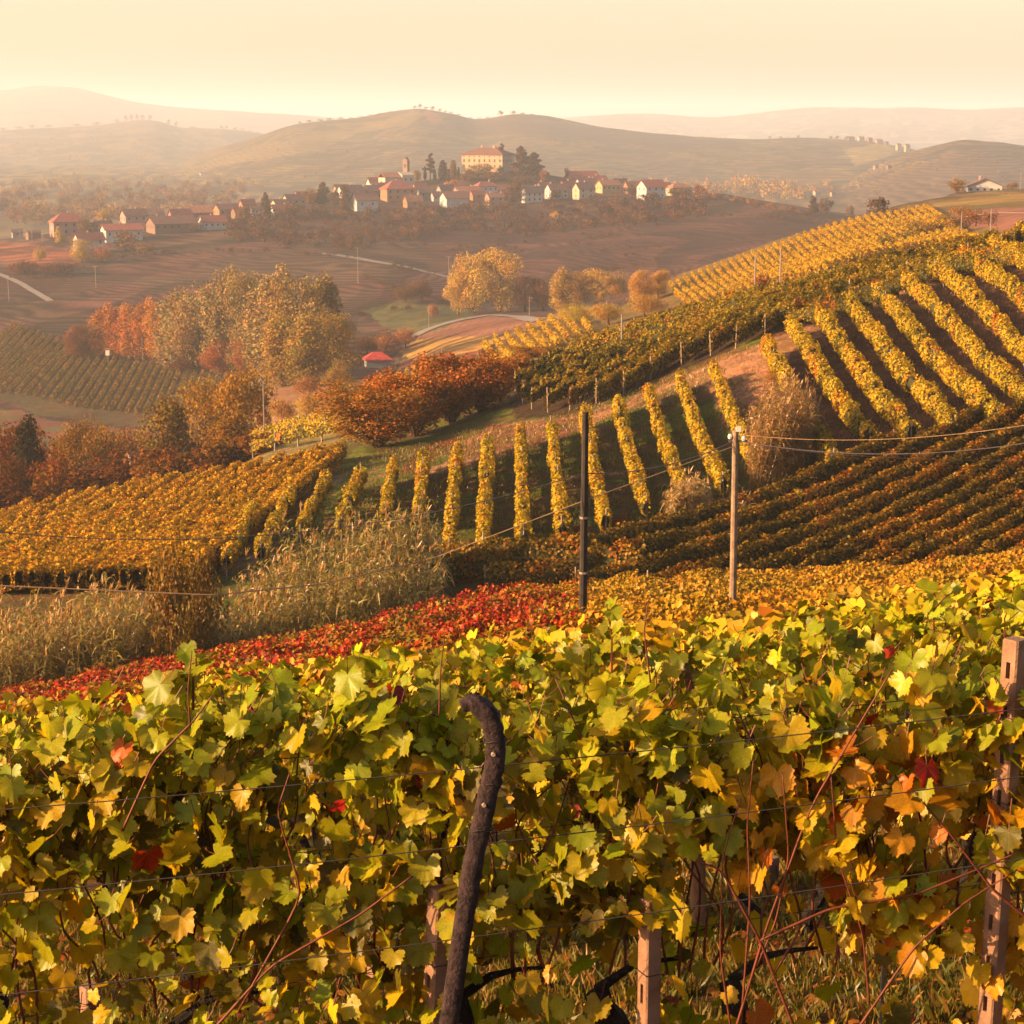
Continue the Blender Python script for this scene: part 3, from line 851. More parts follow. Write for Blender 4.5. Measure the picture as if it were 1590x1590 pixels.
# dark rows seen from their shaded side
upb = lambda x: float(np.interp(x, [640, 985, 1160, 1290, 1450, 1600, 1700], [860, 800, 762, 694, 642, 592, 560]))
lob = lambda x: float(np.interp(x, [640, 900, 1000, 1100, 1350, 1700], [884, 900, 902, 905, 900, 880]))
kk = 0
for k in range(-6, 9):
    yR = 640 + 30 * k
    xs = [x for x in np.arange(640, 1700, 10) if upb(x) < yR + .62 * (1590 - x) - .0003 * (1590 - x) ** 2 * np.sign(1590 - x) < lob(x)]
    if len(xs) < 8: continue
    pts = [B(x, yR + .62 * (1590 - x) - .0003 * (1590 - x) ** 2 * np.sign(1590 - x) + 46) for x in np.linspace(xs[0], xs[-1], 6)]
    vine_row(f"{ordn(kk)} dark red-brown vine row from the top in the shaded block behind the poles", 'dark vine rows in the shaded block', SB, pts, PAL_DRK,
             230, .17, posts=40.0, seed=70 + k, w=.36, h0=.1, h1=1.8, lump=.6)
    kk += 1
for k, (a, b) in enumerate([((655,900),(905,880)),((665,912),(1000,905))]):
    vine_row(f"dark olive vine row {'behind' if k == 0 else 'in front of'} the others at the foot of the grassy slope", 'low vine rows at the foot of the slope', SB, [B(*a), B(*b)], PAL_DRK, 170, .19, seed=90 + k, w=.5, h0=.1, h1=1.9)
# golden block on the left knoll
for k in range(26):
    if k < 17:
        x1 = 22 + 32.0 * k; y1 = float(np.interp(x1, [0, 130, 260, 400, 530, 560], [816, 784, 762, 735, 712, 706])) + 3
    else:
        j = k - 17; x1 = 528 - 25 * j; y1 = 728 + 21 * j
    sl = .50
    # walk down to the left until the lower edge
    x0, y0 = x1, y1
    while x0 > -60 and y0 < np.interp(x0, [-60, 0, 330, 400, 450], [930, 925, 915, 860, 820]):
        x0 -= 4; y0 += 4 * sl
    if x1 - x0 < 24: continue
    vine_row(f"{ordn(k)} golden vine row counted from the left along the bright knoll", 'golden vine rows on the left knoll', SB, [B(x0, y0), B(x1, y1)], PAL_GLD,
             185, .19, seed=100 + k, w=.34, h0=.3, h1=1.75, posts=None, lump=1.1)
# strip of rows with posts behind the golden knoll
for k, (a, b) in enumerate([((392,712),(560,672)),((388,704),(570,662)),((386,697),(585,652)),((384,690),(600,644))]):
    vine_row(f"{ordn(k)} vine row from the front in the narrow strip beyond the golden knoll", 'vine rows in the strip beyond the knoll', SB, [B(*a), B(*b)], PAL_GRN,
             60, .26, posts=4.0, seed=140 + k, w=.4, h0=.8, h1=1.9, ptall=2.1, pthick=.14)

# far ridge, cheap rows
VV = lambda x, y: SV.hit(x, y, 300, 780)
sky_x = [1010, 1060, 1100, 1150, 1200, 1250, 1300, 1350, 1400, 1440, 1480]
sky_y = [452, 432, 417, 398, 382, 363, 347, 335, 327, 318, 311]
k = 0
x = 1040.0
while x < 1440:
    y = float(np.interp(x, sky_x, sky_y)) + 4
    dx = 34 + (x - 1040) * .12
    pts = [VV(x, y), VV(x + dx * .25, y + 14), VV(x + dx, y + 24 + dx * .35)]
    vine_row(f"{ordn(k)} thin golden vine row from the left along the crest of the far yellow ridge", 'vine rows on the far yellow ridge', SV, pts, PAL_YEL,
             20, .5, mat='leaf_far', seed=150 + k, w=.33, h0=.2, h1=1.6, step=4, lump=.3)
    x += 11.6; k += 1
# striped little field in the valley
for k in range(9):
    x = 752 + 17 * k; y = 537 - 6.2 * k
    vine_row(f"{ordn(k)} green vine row from the left in the striped field behind the orange trees", 'vine rows in the striped valley field', SV, [SV.hit(x, y, 300, 620), SV.hit(x + 30, y + 34, 300, 620)], PAL_YEL,
             14, .6, mat='leaf_far', seed=190 + k, w=.55, h0=.1, h1=1.9, step=3)
for k in range(9):
    x = 575 + 13 * k
    vine_row(f"{ordn(k)} small vine row from the left beside the red-roofed barn", 'vine rows beside the barn', SV, [SV.hit(x, 622 - 4.5 * k, 300, 620), SV.hit(x + 6, 600 - 4.5 * k, 300, 620)], PAL_YEL,
             12, .55, mat='leaf_far', seed=200 + k, w=.4, h0=.2, h1=1.8, step=3)
# big green field left of the poplars
bx = [5,15,33,43,57,70,80,95,108,122,135,148,161,174,187,201,214]
for k in range(34):
    xb = -80 + 13.2 * k
    yb = float(np.interp(xb, [-80, 5, 33, 57, 80, 108, 148, 214, 300, 380], [606, 611, 613, 618, 624, 631, 637, 644, 650, 640]))
    yt = float(np.interp(xb, [-80, 0, 100, 170, 300, 400], [500, 522, 545, 560, 578, 590]))
    dx = float(np.interp(xb, [-80, 0, 150, 250, 400], [105, 80, 46, 30, 18]))
    f = 1.0
    a_, b_ = SV.hit(xb, yb, 380, 700), SV.hit(xb + dx, yt + 4, 380, 760)
    r_ = vine_row(f"{ordn(k)} vine row from the left in the wide shaded field before the poplars", 'vine rows in the wide valley field', SV, [a_, b_],
             [(3, (.13, .12, .03)), (3, (.20, .15, .04)), (1, (.32, .14, .04))], 15, .5, mat='leaf_far', seed=220 + k, w=.45, h0=.1, h1=1.7, step=4, lump=.4)

# ---------------------------------------------------------------- canopy of the near slope, rows across the view
def red_zone(cen, b):
    x, y = to_px(cen)
    d = (y - np.interp(x, [0, 330, 600, 900], [1050, 985, 930, 915]))
    k = np.clip(1.4 - np.abs(d - 8) / 78, 0, 1) * np.clip((1000 - x) / 250, 0, 1)
    k = k + .25 * ((x > 930) & (x < 1010) & (y < 880))
    return k
PAL_CAN = [(3, (.32, .29, .02)), (4, (.42, .34, .025)), (3, (.48, .33, .022)), (1, (.42, .2, .02)), (.3, (.36, .09, .015))]
PAL_CANF = [(2, (.22, .17, .018)), (4, (.36, .25, .02)), (4, (.44, .26, .02)), (2, (.34, .15, .016))]
def canopy_row(k, Y):
    hw = .30 * Y + 1.5
    n_l = -hw if Y > 20 else -hw; n_r = hw
    x = np.linspace(n_l, n_r, int((n_r - n_l) / 1.0) + 2)
    wob = .25 * (fbm(x, x * 0 + k * 3.1, 8) - .5)
    line = np.stack([x, Y + wob, zN(x, Y + wob)], 1); q = x - x[0]
    near = Y < 30
    dens = 440 if Y < 20 else 330 if Y < 50 else 250
    size = .12 if Y < 24 else .135 if Y < 50 else .15
    tm = t_leaf5() if Y < 24 else t_quad()
    L = q[-1]; n = int(dens * L)
    t = R.rand(n) * L; X = x[0] + t
    yy = np.interp(t, q, line[:, 1]); zz = np.interp(t, q, line[:, 2])
    hh = 1.75 * (1 + (.26 + .35 * (Y > 26)) * (fbm(t, t * 0 + k * 7.7, 1.3, 3) - .5))
    ww = .55 * (1 + .9 * (fbm(t, t * 0 + k * 7.7 + 50, 1.1, 2) - .5))
    th = R.uniform(-.25 * math.pi, 1.25 * math.pi, n) if Y < 30 else R.uniform(-.12 * math.pi - .3, 1.12 * math.pi, n); rr = R.uniform(.55, 1.08, n)
    cx = np.cos(th) * rr; cz = np.sin(th) * rr
    lo = .75
    cen = np.stack([X, yy + cx * ww, zz + (hh + lo) / 2 + cz * (hh - lo) / 2 * (1 + (cz > 0) * .15)], 1)
    nrm = np.stack([R.randn(n) * .5 - .2, cx * .7 - .2, cz * .7 + .3], 1) + .38 * R.randn(n, 3)
    b = fbm(cen[:, 0], cen[:, 1], 1.5, 2)
    far = np.clip((Y - 17) / 16, 0, 1)
    c1 = pick(PAL_CAN, n, b); c2 = pick(PAL_CANF, n, b)
    col = np.where(R.rand(n, 1) < far, c2, c1)
    rz = red_zone(cen, b) * (1.25 * fbm(cen[:, 0] + 9, cen[:, 1] * 1.4, 4.5, 2) + .1)
    cr = pick(PAL_RED, n, b)
    col = np.where((R.rand(n) < np.clip(rz * 2.5 - .5, 0, .92))[:, None] & ((Y > 22) | ((Y > 17) & (cen[:, 0] < -1))[:, None]), cr, col)
    up = np.stack([R.randn(n) * .4, R.randn(n) * .4, -np.ones(n)], 1)
    V_, F_, c_ = cards(cen, size * R.uniform(.7, 1.3, n), nrm, tm, col, up=up)
    loc = line[len(line) // 2].copy()
    root = empty('vine_row', loc)
    tag(root, f"{ordn(k)} vine row behind the foreground vines, crossing the near slope below the poles", 'vine row', 'vine rows across the near slope')
    tag(mesh_np('foliage', V_, F_, M['leaf'], c_, parent=root, loc=loc), kind='stuff')
    if Y < 45:
        m = MB()
        for xx in np.arange(x[0] + .7, x[-1], 1.1):
            z0 = float(zN(xx, Y)) - loc[2]; dx_ = xx - loc[0]; j = R.uniform(-.06, .06, 4)
            m.tube([(dx_, 0, z0 - .1), (dx_ + j[0], j[1], z0 + .45), (dx_ + j[2], j[3], z0 + 1.0)], [.04, .033, .025], 5, cap=False)
        tag(m.build('trunks', M['trunk_vine'], root), kind='stuff')
    return root
Yk = 16.2; k = 0
while Yk < 92:
    canopy_row(k, Yk); Yk += 2.5; k += 1

# ---------------------------------------------------------------- trees
def crown_cards(blobs, n, size, outward=.6, shade=None, seed=0, tmpl=None, jitter=.2, fill=.5, flat=0.0):
    """leaf cards on and in a set of ellipsoids (x,y,z,rx,ry,rz)"""
    B_ = np.array(blobs, float)
    w = (B_[:, 3] * B_[:, 4] * B_[:, 5]) ** .667; w /= w.sum()
    i = R.choice(len(B_), n, p=w)
    d = R.randn(n, 3); d /= np.linalg.norm(d, axis=1)[:, None]
    r = np.where(R.rand(n) < fill, R.uniform(.25, .95, n), R.uniform(.86, 1.12, n))
    cen = B_[i, :3] + d * r[:, None] * B_[i, 3:6]
    # knock holes into it
    k = vnoise(cen[:, 0] * 1.0 + cen[:, 2] * .7 + seed * 9, cen[:, 1] + cen[:, 2] * .9, max(size * 3.2, .5))
    keep = k > .24
    cen, d, i = cen[keep], d[keep], i[keep]; n = len(cen)
    nrm = d * outward + jitter * 2 * R.randn(n, 3); nrm[:, 2] = nrm[:, 2] * (1 - flat) + flat * 1.2
    lum = .72 + .5 * vnoise(cen[:, 0] + cen[:, 2] + seed, cen[:, 1] - cen[:, 2], size * 5) + .12 * R.randn(n)
    hue = .10 * R.randn(n) + .22 * (vnoise(cen[:, 0] + 50, cen[:, 2] + cen[:, 1], size * 7) - .5)
    col = np.stack([lum * (1 + hue), lum * (1 - hue * .6), lum * (1 - hue)], 1).clip(.15, 2)
    return cards(cen, size * R.uniform(.65, 1.4, n), nrm, tmpl or t_quad(), col)

def limbs(m, top, n, r0, z0, spread, seed):
    rr = np.random.RandomState(seed)
    for k in range(n):
        a = rr.uniform(0, 6.28); zs = rr.uniform(z0, top * .75)
        p0 = np.array([0, 0, zs]); L = spread * rr.uniform(.5, 1.0)
        p1 = p0 + np.array([math.cos(a) * L * .5, math.sin(a) * L * .5, L * .5])
        p2 = p0 + np.array([math.cos(a) * L, math.sin(a) * L, L * rr.uniform(.7, 1.3)])
        m.tube([p0, p1, p2], [r0 * .5, r0 * .32, r0 * .12], 4, cap=False)

PROTO = {}
def proto_tree(kind, v, cards_n, size, name='tree', mat='leaf_far'):
    """unit trees: height 1 scaled at placement; returns (crown mesh, trunk mesh)"""
    key = (kind, v, cards_n)
    if key in PROTO: return PROTO[key]
    rr = np.random.RandomState(hash(key) % 1000 if False else (len(PROTO) * 31 + 5))
    bl = []
    H = 10.0
    if kind == 'round':
        for k in range(13):
            a = rr.uniform(0, 6.28); z = rr.uniform(.18, .86); rad = (1 - ((z - .52) / .48) ** 2) ** .5 * .32 * rr.uniform(.4, 1)
            s = rr.uniform(.10, .2)
            bl.append((math.cos(a) * rad, math.sin(a) * rad, z, s, s, s * rr.uniform(.7, 1)))
        bl.append((0, 0, .52, .27, .27, .38)); bl.append((0, 0, .25, .22, .22, .2))
        tr = .14
    elif kind == 'poplar':
        for k in range(16):
            a = rr.uniform(0, 6.28); z = rr.uniform(.2, .86); rad = .17 * rr.uniform(.3, 1) * (1 - max(0, z - .6) * 1.6)
            s = rr.uniform(.05, .10)
            bl.append((math.cos(a) * rad, math.sin(a) * rad, z, s, s, s * rr.uniform(1.6, 2.6)))
        bl.append((0, 0, .5, .19, .19, .42)); bl.append((0, 0, .22, .19, .19, .2))
        tr = .12
    elif kind == 'spire':
        for k in range(16):
            z = .12 + .8 * k / 15; r_ = .17 * (1 - z) ** .6 + .02
            a = rr.uniform(0, 6.28)
            bl.append((math.cos(a) * r_ * .4, math.sin(a) * r_ * .4, z, r_, r_, .07))
        tr = .1
    elif kind == 'cypress':
        bl = [(0, 0, .5, .09, .09, .46), (0, 0, .35, .11, .11, .3), (.02, 0, .7, .06, .06, .25)]
        tr = .08
    elif kind == 'cedar':
        for k in range(13):
            z = .32 + .62 * k / 12; L = .34 * (1.08 - z) ** .7 * rr.uniform(.6, 1.1); a = rr.uniform(0, 6.28)
            bl.append((math.cos(a) * L * .6, math.sin(a) * L * .6, z, L * .62, L * .62, .03))
        tr = .1
    elif kind == 'vase':        # hazel-like, many stems from the ground
        for k in range(22):
            a = rr.uniform(0, 6.28); z = rr.uniform(.25, .88); rad = (.12 + .42 * min(z, .65)) * rr.uniform(.3, 1)
            s = rr.uniform(.09, .17)
            bl.append((math.cos(a) * rad, math.sin(a) * rad, z, s, s, s * rr.uniform(.9, 1.4)))
        bl.append((0, 0, .5, .30, .30, .36)); bl.append((0, 0, .22, .22, .22, .18))
        tr = .0
    elif kind == 'bush':
        for k in range(9):
            a = rr.uniform(0, 6.28); rad = rr.uniform(0, .38); z = rr.uniform(.3, .65)
            s = rr.uniform(.2, .34)
            bl.append((math.cos(a) * rad, math.sin(a) * rad, z, s, s, s * rr.uniform(.8, 1.1)))
        tr = .05
    bl = [tuple(x * H for x in b) for b in bl]
    V, Fc, c = crown_cards(bl, cards_n, size * H, seed=v * 3 + 1)
    V[:, 2] = np.maximum(V[:, 2], .02)
    crown = mesh_np('crown', V, Fc, M[mat], c)
    m = MB()
    if kind == 'vase':
        for k in range(12):
            a = k * .55; L = rr.uniform(.25, .45) * H
            m.tube([(math.cos(a) * .12, math.sin(a) * .12, -.3), (math.cos(a) * L * .4, math.sin(a) * L * .4, .33 * H), (math.cos(a) * L, math.sin(a) * L, .72 * H)], [.16, .1, .03], 5, cap=False)
    else:
        r0 = .022 * H if kind != 'cypress' else .015 * H
        m.tube([(0, 0, -.5), (.05, 0, .2 * H), (-.03, .05, .55 * H), (0, 0, .9 * H)], [r0 * 1.5, r0, r0 * .6, r0 * .12], 7, cap=False, jit=.15)
        if kind in ('round', 'poplar'): limbs(m, .9 * H, 7, r0, .18 * H, .2 * H, v)
    trunk = m.build('trunk', M['bark'])
    PROTO[key] = (crown, trunk)
    for o in (crown, trunk): C.objects.unlink(o)
    return PROTO[key]

def tree(kind, v, loc, h, w, colr, label, group=None, n=900, size=.03, cat='tree', name=None, mat='leaf_far', rz=None):
    cr, tk = proto_tree(kind, v, n, size, mat=mat)
    nat = {'round': .72, 'poplar': .46, 'spire': .36, 'cypress': .22, 'cedar': .62, 'vase': .86, 'bush': 1.15}[kind]
    root = empty(name or {'bush': 'bush', 'cypress': 'cypress_tree', 'spire': 'conifer_tree', 'cedar': 'cedar_tree', 'poplar': 'poplar_tree', 'vase': 'hazel_tree'}.get(kind, 'tree'), loc, R.uniform(0, 6.28) if rz is None else rz)
    tag(root, label, cat, group)
    s = h / 10.0; sx = (w / nat) / 10.0
    sc = (sx * R.uniform(.93, 1.07), sx * R.uniform(.93, 1.07), s)
    for o in (cr, tk):
        c = o.copy(); C.objects.link(c); c.parent = root; c.scale = sc
        c.name = o.name.split('.')[0]
        if o is cr:
            j = R.uniform(.88, 1.12); c.color = (*[float(u * j) for u in colr], 1)
    return root

OCH = (.30, .17, .035); ORG = (.38, .15, .025); RUS = (.26, .085, .02); YEL = (.50, .36, .06); GRN = (.17, .17, .03); DKG = (.055, .065, .025)
PLB = (.33, .25, .12); MAU = (.13, .07, .045); OLV = (.16, .12, .03); PNK = (.36, .17, .09)

def tpx(sheet, x, yb, hp, wp, kind, v, col, label, D=None, **kw):
    """tree by picture base point, height and width in picture pixels"""
    if D is None: g = sheet.hit(x, yb)
    else:
        g = P(x, yb, D); g[2] = float(sheet.z(np.array([g[0]]), np.array([g[1]]))[0])
    D_ = g[1]
    # top of the tree in the picture stays put even where its foot is hidden
    ztop = D_ * float(gy(yb - hp)); h = max(ztop - g[2], 1.0)
    w = wp * D_ / F
    return tree(kind, v, g, h, w, col, label, **kw)

# trees in the hollow, left, beyond the golden knoll (depth 215-300)
LEFT = [ # x, top y, width, kind, colour, D, label
 (18,650,105,'round',RUS,262,'rust brown tree at the frame edge beside the tall dark pine'),
 (42,640,62,'spire',(.05,.04,.02),250,'tall dark narrow tree with a bare trunk beyond the golden knoll'),
 (80,688,80,'round',RUS,232,'low rusty tree in front of the tall dark pine'),
 (126,645,75,'round',(.36,.20,.03),282,'rounded golden-topped tree right of the dark pine'),
 (150,700,110,'round',RUS,238,'broad rust tree rising just above the golden knoll'),
 (92,662,50,'round',OCH,290,'small yellow-brown tree peeping between pine and golden tree'),
 (178,660,80,'round',(.40,.22,.04),270,'loose amber tree with thin branches'),
 (212,690,80,'round',(.30,.10,.03),245,'reddish tree above the small white shed'),
 (205,655,70,'round',PNK,300,'pinkish-brown thin tree behind the amber tree'),
 (255,612,95,'poplar',(.36,.24,.04),268,'tall pointed olive-gold tree left of the two great golden trees'),
 (282,690,80,'round',(.22,.12,.03),236,'dark olive-brown tree at the edge of the knoll'),
 (322,578,92,'round',(.46,.27,.035),285,'great golden tree with a rounded top, left of a pair'),
 (371,568,104,'round',(.46,.26,.035),272,'greatest golden tree with visible trunk, right of a pair'),
 (350,642,85,'poplar',(.44,.24,.03),250,'golden tree standing in front of the pair of great golden trees'),
 (300,672,60,'round',(.05,.035,.02),255,'dark shaded tree between the golden trees'),
 (235,715,60,'bush',(.12,.06,.025),232,'dark red-brown bush above the golden vines'),
 (60,720,90,'bush',(.12,.055,.025),222,'dark bush low beneath the dark pine'),
 (0,700,120,'round',(.16,.07,.03),222,'dark rust tree at the left frame edge above the knoll'),
 (330,735,60,'bush',(.10,.05,.02),222,'small dark bush right behind the crest of the golden vines'),
 (395,700,46,'bush',(.16,.06,.025),236,'small red-brown bush at the start of the vine strip'),
]
for k, (x, yt, w, kind, col, D, lab) in enumerate(LEFT):
    g = P(x, 700, D); g[2] = max(float(SB.z(np.array([g[0]]), np.array([g[1]]))[0]), float(SV.z(np.array([g[0]]), np.array([g[1]]))[0]))
    h = D * float(gy(yt)) - g[2]; col = tuple(c * .68 for c in col)
    tree(kind, k % 3, g, h, w * 1.15 * D / F, col, lab, 'trees in the hollow beyond the golden vines', n=12000, size=.018)

def mass_later(): pass
# orange hazel trees on the edge of the hill
HZ = [(586,745,'stout orange-brown tree at the lower left end of the hazel group',172,150,150,(.40,.17,.025)),
      (645,722,'deep orange tree second from the lower end of the hazel group',178,150,118,(.42,.14,.022)),
      (700,700,'tall orange tree in the middle of the hazel group',182,158,112,(.46,.16,.024)),
      (748,688,'orange tree with a dark trunk next to the posts of the upper vines',184,140,110,(.44,.14,.022)),
      (790,650,'smaller rusty tree behind the upper end of the hazel group',200,100,92,(.40,.16,.03)),
      (610,690,'rust-orange tree behind the stout one in the hazel group',190,110,96,(.38,.13,.022)),
      (840,590,'low rusty bush on the crest beyond the hazel group',232,52,80,(.36,.15,.03))]
for k, (x, yb, lab, D, hp, wp, col) in enumerate(HZ):
    tpx(SB, x, yb, hp, wp * 1.22, 'vase', k % 3, tuple(c * u for c, u in zip(col, (.85, .95, .8))), lab, D=D, group='orange hazel trees on the hill edge', n=12000, size=.024, mat='leaf')
tpx(SB, 1215, 618, 55, 70, 'bush', 1, (.30,.16,.03), 'orange-brown bush at the upper end of the big reed clump', D=151, n=3500, size=.03, mat='leaf')
tpx(SB, 1232, 660, 70, 62, 'bush', 2, (.10,.075,.025), 'dark green bush right beside the big reed clump', D=142, n=3500, size=.03, mat='leaf')
tpx(SB, 272, 915, 118, 118, 'round', 1, (.17,.11,.022), 'olive-brown thorny shrub standing between the two reed beds', D=84.5, n=9000, size=.02, mat='leaf', name='shrub', cat='shrub')
tpx(SB, 660, 905, 60, 70, 'bush', 0, (.04,.035,.015), 'very dark low bush at the right end of the middle reed bed', D=99, n=3000, size=.03, mat='leaf')
for x, y, w, h, D, c, lab in [(960,832,60,26,113,(.34,.06,.02),'low crimson bush at the foot of the grassy rows'),(900,838,50,22,112,(.30,.08,.02),'red-brown bush by the dark pole at the foot of the grassy rows'),
                      (1062,800,46,20,118,(.32,.07,.02),'small crimson bush beside the little reed clump'),(1095,792,40,18,118,(.28,.10,.02),'small brown-red bush below the slanting rows'),
                      (630,845,50,30,112,(.24,.09,.03),'small russet bush above the middle reed bed'),(1180,440,46,24,222,(.22,.08,.03),'dark maroon bush on the hill crest by the poles')]:
    tpx(SB, x, y, h, w, 'bush', int(x) % 3, c, lab, D=D, n=1500, size=.045, mat='leaf', group='low red bushes on the hill')

# valley: poplars, gold trees, barn thicket  (x, base y, height, width, kind, colour, label)
VT = [
 (160,556,78,44,'poplar',(.50,.21,.05),'orange poplar at the left end of the orange row'),
 (182,556,84,40,'poplar',(.50,.20,.045),'second orange poplar of the orange row'),
 (205,558,88,42,'poplar',(.52,.22,.05),'third orange poplar of the orange row, the widest'),
 (226,558,92,40,'poplar',(.48,.20,.05),'fourth orange poplar of the orange row'),
 (246,560,96,40,'poplar',(.52,.24,.05),'orange poplar at the right end, touching the pale poplars'),
 (120,560,60,50,'round',(.20,.09,.04),'dim brown tree at the shaded left end of the poplar belt'),
 (278,575,128,72,'poplar',PLB,'pale poplar with the lowest crown at the left end of the tall group'),
 (312,578,152,70,'poplar',PLB,'pale poplar second from the left in the tall group'),
 (348,578,166,62,'poplar',PLB,'pale poplar in the middle of the tall group, its top feathery'),
 (385,580,160,60,'poplar',PLB,'pale poplar just right of the middle of the tall group'),
 (420,585,168,72,'poplar',PLB,'tall pale poplar with a broad round top'),
 (462,588,172,78,'poplar',PLB,'tall pale poplar at the right, widest of the group'),
 (500,580,158,64,'poplar',(.34,.25,.11),'shaded poplar at the right end of the tall group'),
 (345,582,60,60,'round',(.34,.13,.05),'small red-orange tree under the pale poplars'),
 (382,584,64,52,'round',(.34,.14,.06),'small russet tree under the pale poplars, near the white lane'),
 (300,580,48,70,'bush',(.12,.06,.03),'dark bush at the feet of the pale poplars'),
 (440,600,116,62,'poplar',(.42,.22,.05),'golden-brown tree beside the white lane, left of three'),
 (476,602,118,60,'poplar',(.42,.22,.05),'golden-brown tree beside the white lane, middle of three'),
 (520,590,104,76,'round',(.36,.19,.06),'golden-brown tree left of the red-roofed barn, the broadest'),
 (528,612,58,46,'round',(.46,.20,.07),'small peach-coloured tree in front of the broad golden-brown one'),
 (480,618,40,52,'bush',(.34,.17,.06),'dry orange bush by the white lane'),
 (560,622,38,60,'bush',(.28,.18,.05),'olive-gold bush below the red-roofed barn'),
 (600,545,36,60,'bush',(.40,.20,.10),'pale pinkish bush hedge behind the barn'),
 (630,540,36,46,'bush',(.38,.19,.09),'rosy bush at the right of the hedge behind the barn'),
 (570,550,34,50,'bush',(.20,.10,.05),'brown bush at the left of the hedge behind the barn'),
 (480,650,50,62,'bush',(.46,.28,.04),'yellow bushy tree on the near bank of the valley'),
 (440,658,44,50,'bush',(.42,.22,.04),'yellow-orange bush left of the yellow bushy tree'),
 (530,640,34,70,'bush',(.40,.28,.05),'low yellow-green bush near the vine strip'),
 (410,668,50,40,'bush',(.26,.08,.03),'red-brown bush below the plain pole'),
 (735,490,104,70,'round',(.58,.40,.08),'big sunlit yellow tree at the road junction, left one'),
 (778,492,108,72,'round',(.56,.37,.07),'big sunlit yellow tree at the road junction, right one'),
 (712,470,74,44,'round',(.54,.37,.08),'smaller yellow tree leaning over the road'),
 (815,492,68,46,'round',(.28,.13,.06),'brown shaded tree right of the big yellow trees'),
 (843,494,62,44,'round',(.20,.10,.06),'darker brown tree right of the big yellow trees'),
 (872,486,70,34,'poplar',(.50,.33,.09),'slim yellow tree at the left end of the pale row'),
 (900,494,76,46,'round',(.42,.27,.09),'ochre tree in the pale row beyond the road'),
 (928,486,70,48,'round',(.52,.35,.09),'yellow tree in the pale row beyond the road'),
 (962,480,64,44,'round',(.50,.33,.09),'yellow tree at the right of the pale row beyond the road'),
 (992,472,56,44,'round',(.48,.30,.08),'yellow-orange tree where the pale row meets the far ridge'),
 (1022,462,44,40,'round',(.46,.28,.08),'last small tree of the pale row on the ridge'),
 (895,508,44,70,'bush',(.44,.36,.06),'light green-yellow bush above the striped field'),
 (945,505,42,84,'bush',(.48,.33,.07),'pale yellow scrub on the bank above the hill crest'),
 (1000,492,40,80,'bush',(.46,.29,.07),'peach scrub on the bank above the hill crest'),
 (672,492,26,30,'bush',(.40,.20,.10),'small pink bush by the bend of the road'),
 (655,468,40,44,'bush',(.16,.09,.05),'dark bush on the meadow left of the yellow trees'),
 (630,470,34,50,'bush',(.13,.08,.045),'second dark bush on the meadow'),
 (62,405,26,36,'bush',(.44,.30,.08),'yellow bush in the red vineyard'),
 (127,408,40,42,'round',(.46,.33,.09),'yellow-green tree below the white house'),
 (158,408,32,40,'bush',(.44,.18,.06),'orange bush right of the yellow-green tree'),
 (38,425,26,80,'bush',(.14,.06,.05),'dark thicket under the red vineyard'),
 (92,428,24,80,'bush',(.14,.06,.05),'dark thicket under the yellow bush'),
 (862,345,20,20,'bush',(.62,.40,.08),'single glowing yellow bush on the village slope'),
]
for k, (x, yb, hp, wp, kind, col, lab) in enumerate(VT):
    if kind == 'poplar': wp *= 1.3
    if 'pale poplar' in lab and k % 2: kind = 'round'
    if 'golden-brown' in lab: col = (.34, .24, .06)
    if 690 < x < 1030 and yb > 440 and hp > 30:
        D = 700 if x < 860 else 620
        if yb > 500 or x >= 990: D = None
        if D: tpx(SV, x, yb, hp, wp, kind, k % 3, col, lab, D=D, n=12000, size=.018, group='trees in the valley'); continue
        g = SV.hit(x, yb, 300, 620)
        tree(kind, k % 3, g, hp * g[1] / F, wp * g[1] / F, col, lab, 'trees in the valley', n=12000, size=.018)
    else:
        tpx(SV, x, yb, hp, wp, kind, k % 3, col, lab, n=12000 if kind != 'bush' else 5000, size=.018 if kind != 'bush' else .03, group='trees in the valley')

def mass(name, label, cat, items, mat='leaf_far', per=150, csz=9):
    """a wood or scrub that reads as one mass: items are (point, height, width, colour)"""
    Vs, Fs, Cs, n0 = [], [], [], 0
    for g, h, w, c in items:
        bl = []
        for q in range(4):
            a = R.uniform(0, 6.28); r_ = w * .22
            bl.append((math.cos(a) * r_, math.sin(a) * r_, h * R.uniform(.42, .66), w * .3, w * .3, h * R.uniform(.28, .38)))
        bl.append((0, 0, h * .4, w * .42, w * .42, h * .42))
        V, Fc, cc = crown_cards(bl, per, min(h * .15, csz), seed=int(R.rand() * 50))
        V[:, 2] = np.maximum(V[:, 2], -.3)
        Vs.append(V + g); Fs.append(Fc + n0); Cs.append(cc * np.array(c)); n0 += len(V)
    loc = items[0][0]
    o = mesh_np(name, np.concatenate(Vs), np.concatenate(Fs), M[mat], np.concatenate(Cs), loc=loc)
    return tag(o, label, cat, kind='stuff')

